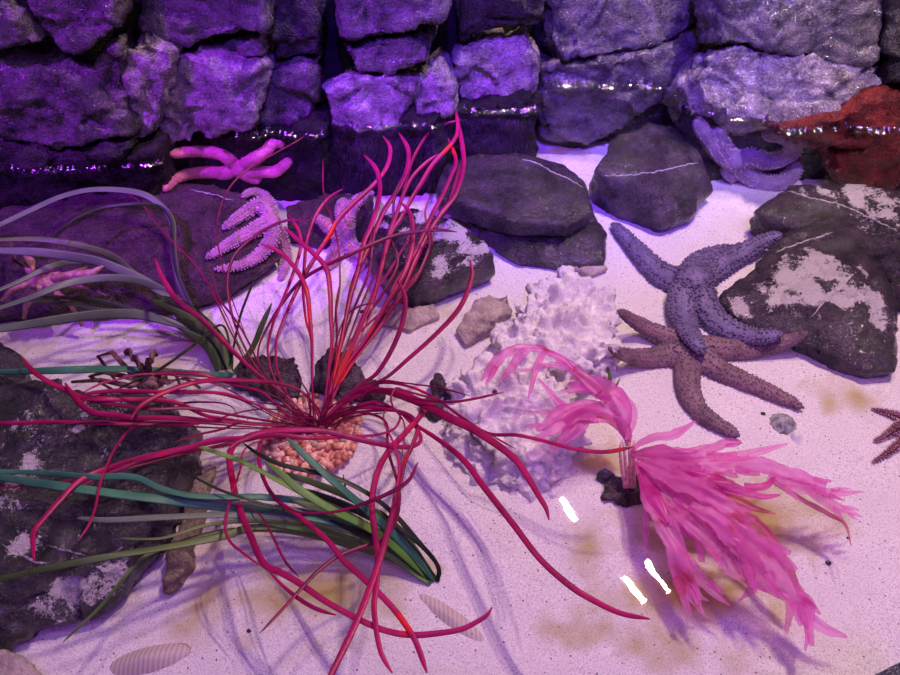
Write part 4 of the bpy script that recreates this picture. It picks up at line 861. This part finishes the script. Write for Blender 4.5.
# ------------------------------------------------------------------ water surface with a meniscus at everything that breaks it
nx, ny = 420, 300; X0, X1, Y0, Y1 = -1.1, 1.2, -.62, .62; V = []; N_ = []
trees = BV[1:]
boxes = []
def near(p):
    b = .02
    for t in trees:
        h = t.find_nearest(p, .011)
        if h[0] is not None and h[3] < b: b = h[3]
    return b
for j in range(ny+1):
    for i in range(nx+1):
        x = X0+(X1-X0)*i/nx; y = Y0+(Y1-Y0)*j/ny; z = WZ+.0006*noise.noise(Vector((x*7, y*7, 0)))
        if y > .05 or x < -.3:
            d = near(Vector((x, y, WZ)))
            if d < .010: z += .0045*(1-d/.010)**2
        V.append((x, y, z))
Fc = [(j*(nx+1)+i, j*(nx+1)+i+1, (j+1)*(nx+1)+i+1, (j+1)*(nx+1)+i) for j in range(ny) for i in range(nx)]
def front(x, z=WZ+.001):
    best = None
    for t in wallbv:
        h = t.ray_cast(Vector((x, -.1, z)), Vector((0, 1, 0)))
        if h[0] is not None and (best is None or h[0].y < best): best = h[0].y
    return best
prev = None; NS = 9; x = -1.0; MV = []; MF = []
while x < 1.1:
    y = front(x); 
    if y is not None:
        hgt = .009*(1+.9*noise.noise(Vector((x*45, 0, 3))))*(1+.8*noise.noise(Vector((x*150, 0, 3)))); wd = .012; b0 = len(MV)
        for k in range(NS):
            u = k/(NS-1); MV.append((x+.0008*noise.noise(Vector((x*300, u*2, 1))), y-wd+wd*1.25*u, WZ-.0002+hgt*u**2.2))
        if prev is not None and abs(prev[0]-y) < .005:
            for k in range(NS-1): a = prev[1]+k; MF.append((a, b0+k, b0+k+1, a+1))
        prev = (y, b0)
    else: prev = None
    x += .0011
n0 = len(V); nf0 = len(Fc); V += MV; Fc += [tuple(k+n0 for k in f) for f in MF]
wt = link('water', V, Fc, 'water', origin=(0, 0, WZ)); wt['kind'] = 'structure'
wt.data.materials.append(M['edge'])
for p_ in wt.data.polygons[nf0:]: p_.material_index = 1
# dark rim of the tank at the lower right
P = [U(845, 684, .16), U(872, 676, .16), U(902, 661, .16), U(960, 640, .16)]; V = []; Fc = []
for i, p in enumerate(P):
    q = Vector((p.x*1.05, p.y-.08, p.z))
    for a, z in ((p, .16), (p, -.03), (q, -.03), (q, .16)): V.append((a.x, a.y, z))
    if i:
        for k in range(4): k2 = (k+1) % 4; Fc.append(((i-1)*4+k, (i-1)*4+k2, i*4+k2, i*4+k))
tr_ = link('trim_1', V, Fc, 'rim', smooth=False); tr_['kind'] = 'structure'
# ------------------------------------------------------------------ lights
H = 2.2
def refl(px, py):
    d = ray(px, py); p = CAM+d*((WZ-CAM.z)/d.z); r = Vector((d.x, d.y, -d.z)); return p+r*((H-WZ)/r.z)
def bar(a, b, power, w=.022, col=(1, .71, .61)):
    A, B = refl(*a), refl(*b); l = bpy.data.lights.new('led_bar', 'AREA'); l.shape = 'RECTANGLE'; l.size = (B-A).length; l.size_y = w; l.energy = power; l.color = col
    o = bpy.data.objects.new('led_bar', l); COL.objects.link(o); o.location = (A+B)/2; o.rotation_euler = (0, 0, math.atan2((B-A).y, (B-A).x))
KEY = 18.5
bar((557, 496), (576, 519), KEY); bar((622, 578), (641, 606), KEY); bar((644, 563), (666, 595), KEY)
def spot(name, loc, to, power, col, ang, blend=.6, size=.06):
    l = bpy.data.lights.new(name, 'SPOT'); l.energy = power; l.color = col; l.spot_size = math.radians(ang); l.spot_blend = blend; l.shadow_soft_size = size
    o = bpy.data.objects.new(name, l); COL.objects.link(o); o.location = loc; o.rotation_euler = (Vector(to)-Vector(loc)).to_track_quat('-Z', 'Y').to_euler()
spot('violet_spot', (-1.1, -.5, 2.0), (-.5, .45, .30), 330, (.38, .02, 1), 32, .6, .03)
spot('blue_spot', (.1, -1.0, 2.1), (.12, .6, .34), 330, (.12, .015, 1), 32, .8, .03)
spot('lavender_spot', (-.3, -.8, 2.2), (.0, .46, .22), 95, (.6, .26, 1), 12, .9, .03)
spot('white_spot', (1.1, -.6, 2.2), (.62, .58, .22), 150, (.95, .78, 1), 20, .9, .03)
spot('violet_fill', (.3, -1.4, 2.2), (0, .1, 0), 62, (.42, .08, 1), 75, 1, .3)
l = bpy.data.lights.new('added_glint_strip', 'AREA'); l.shape = 'RECTANGLE'; l.size = 1.8; l.size_y = .05; l.energy = 9; l.color = (.62, .35, 1)  # added unseen strip light, there to raise glints along the waterline
o = bpy.data.objects.new('added_glint_strip', l); COL.objects.link(o); o.location = (-.1, -.55, 1.9)
w = bpy.data.worlds.new('world'); SC.world = w; w.use_nodes = True
w.node_tree.nodes['Background'].inputs[0].default_value = (.4, .15, .8, 1); w.node_tree.nodes['Background'].inputs[1].default_value = .045
for o in bpy.data.objects:
    if '_t' in o: del o['_t']
vs = SC.view_settings; vs.view_transform = 'Standard'; vs.look = 'None'; vs.gamma = 1; vs.exposure = 0; vs.use_curve_mapping = False
SC.cycles.use_denoising = True
SC.cycles.max_bounces = 8; SC.cycles.transparent_max_bounces = 24
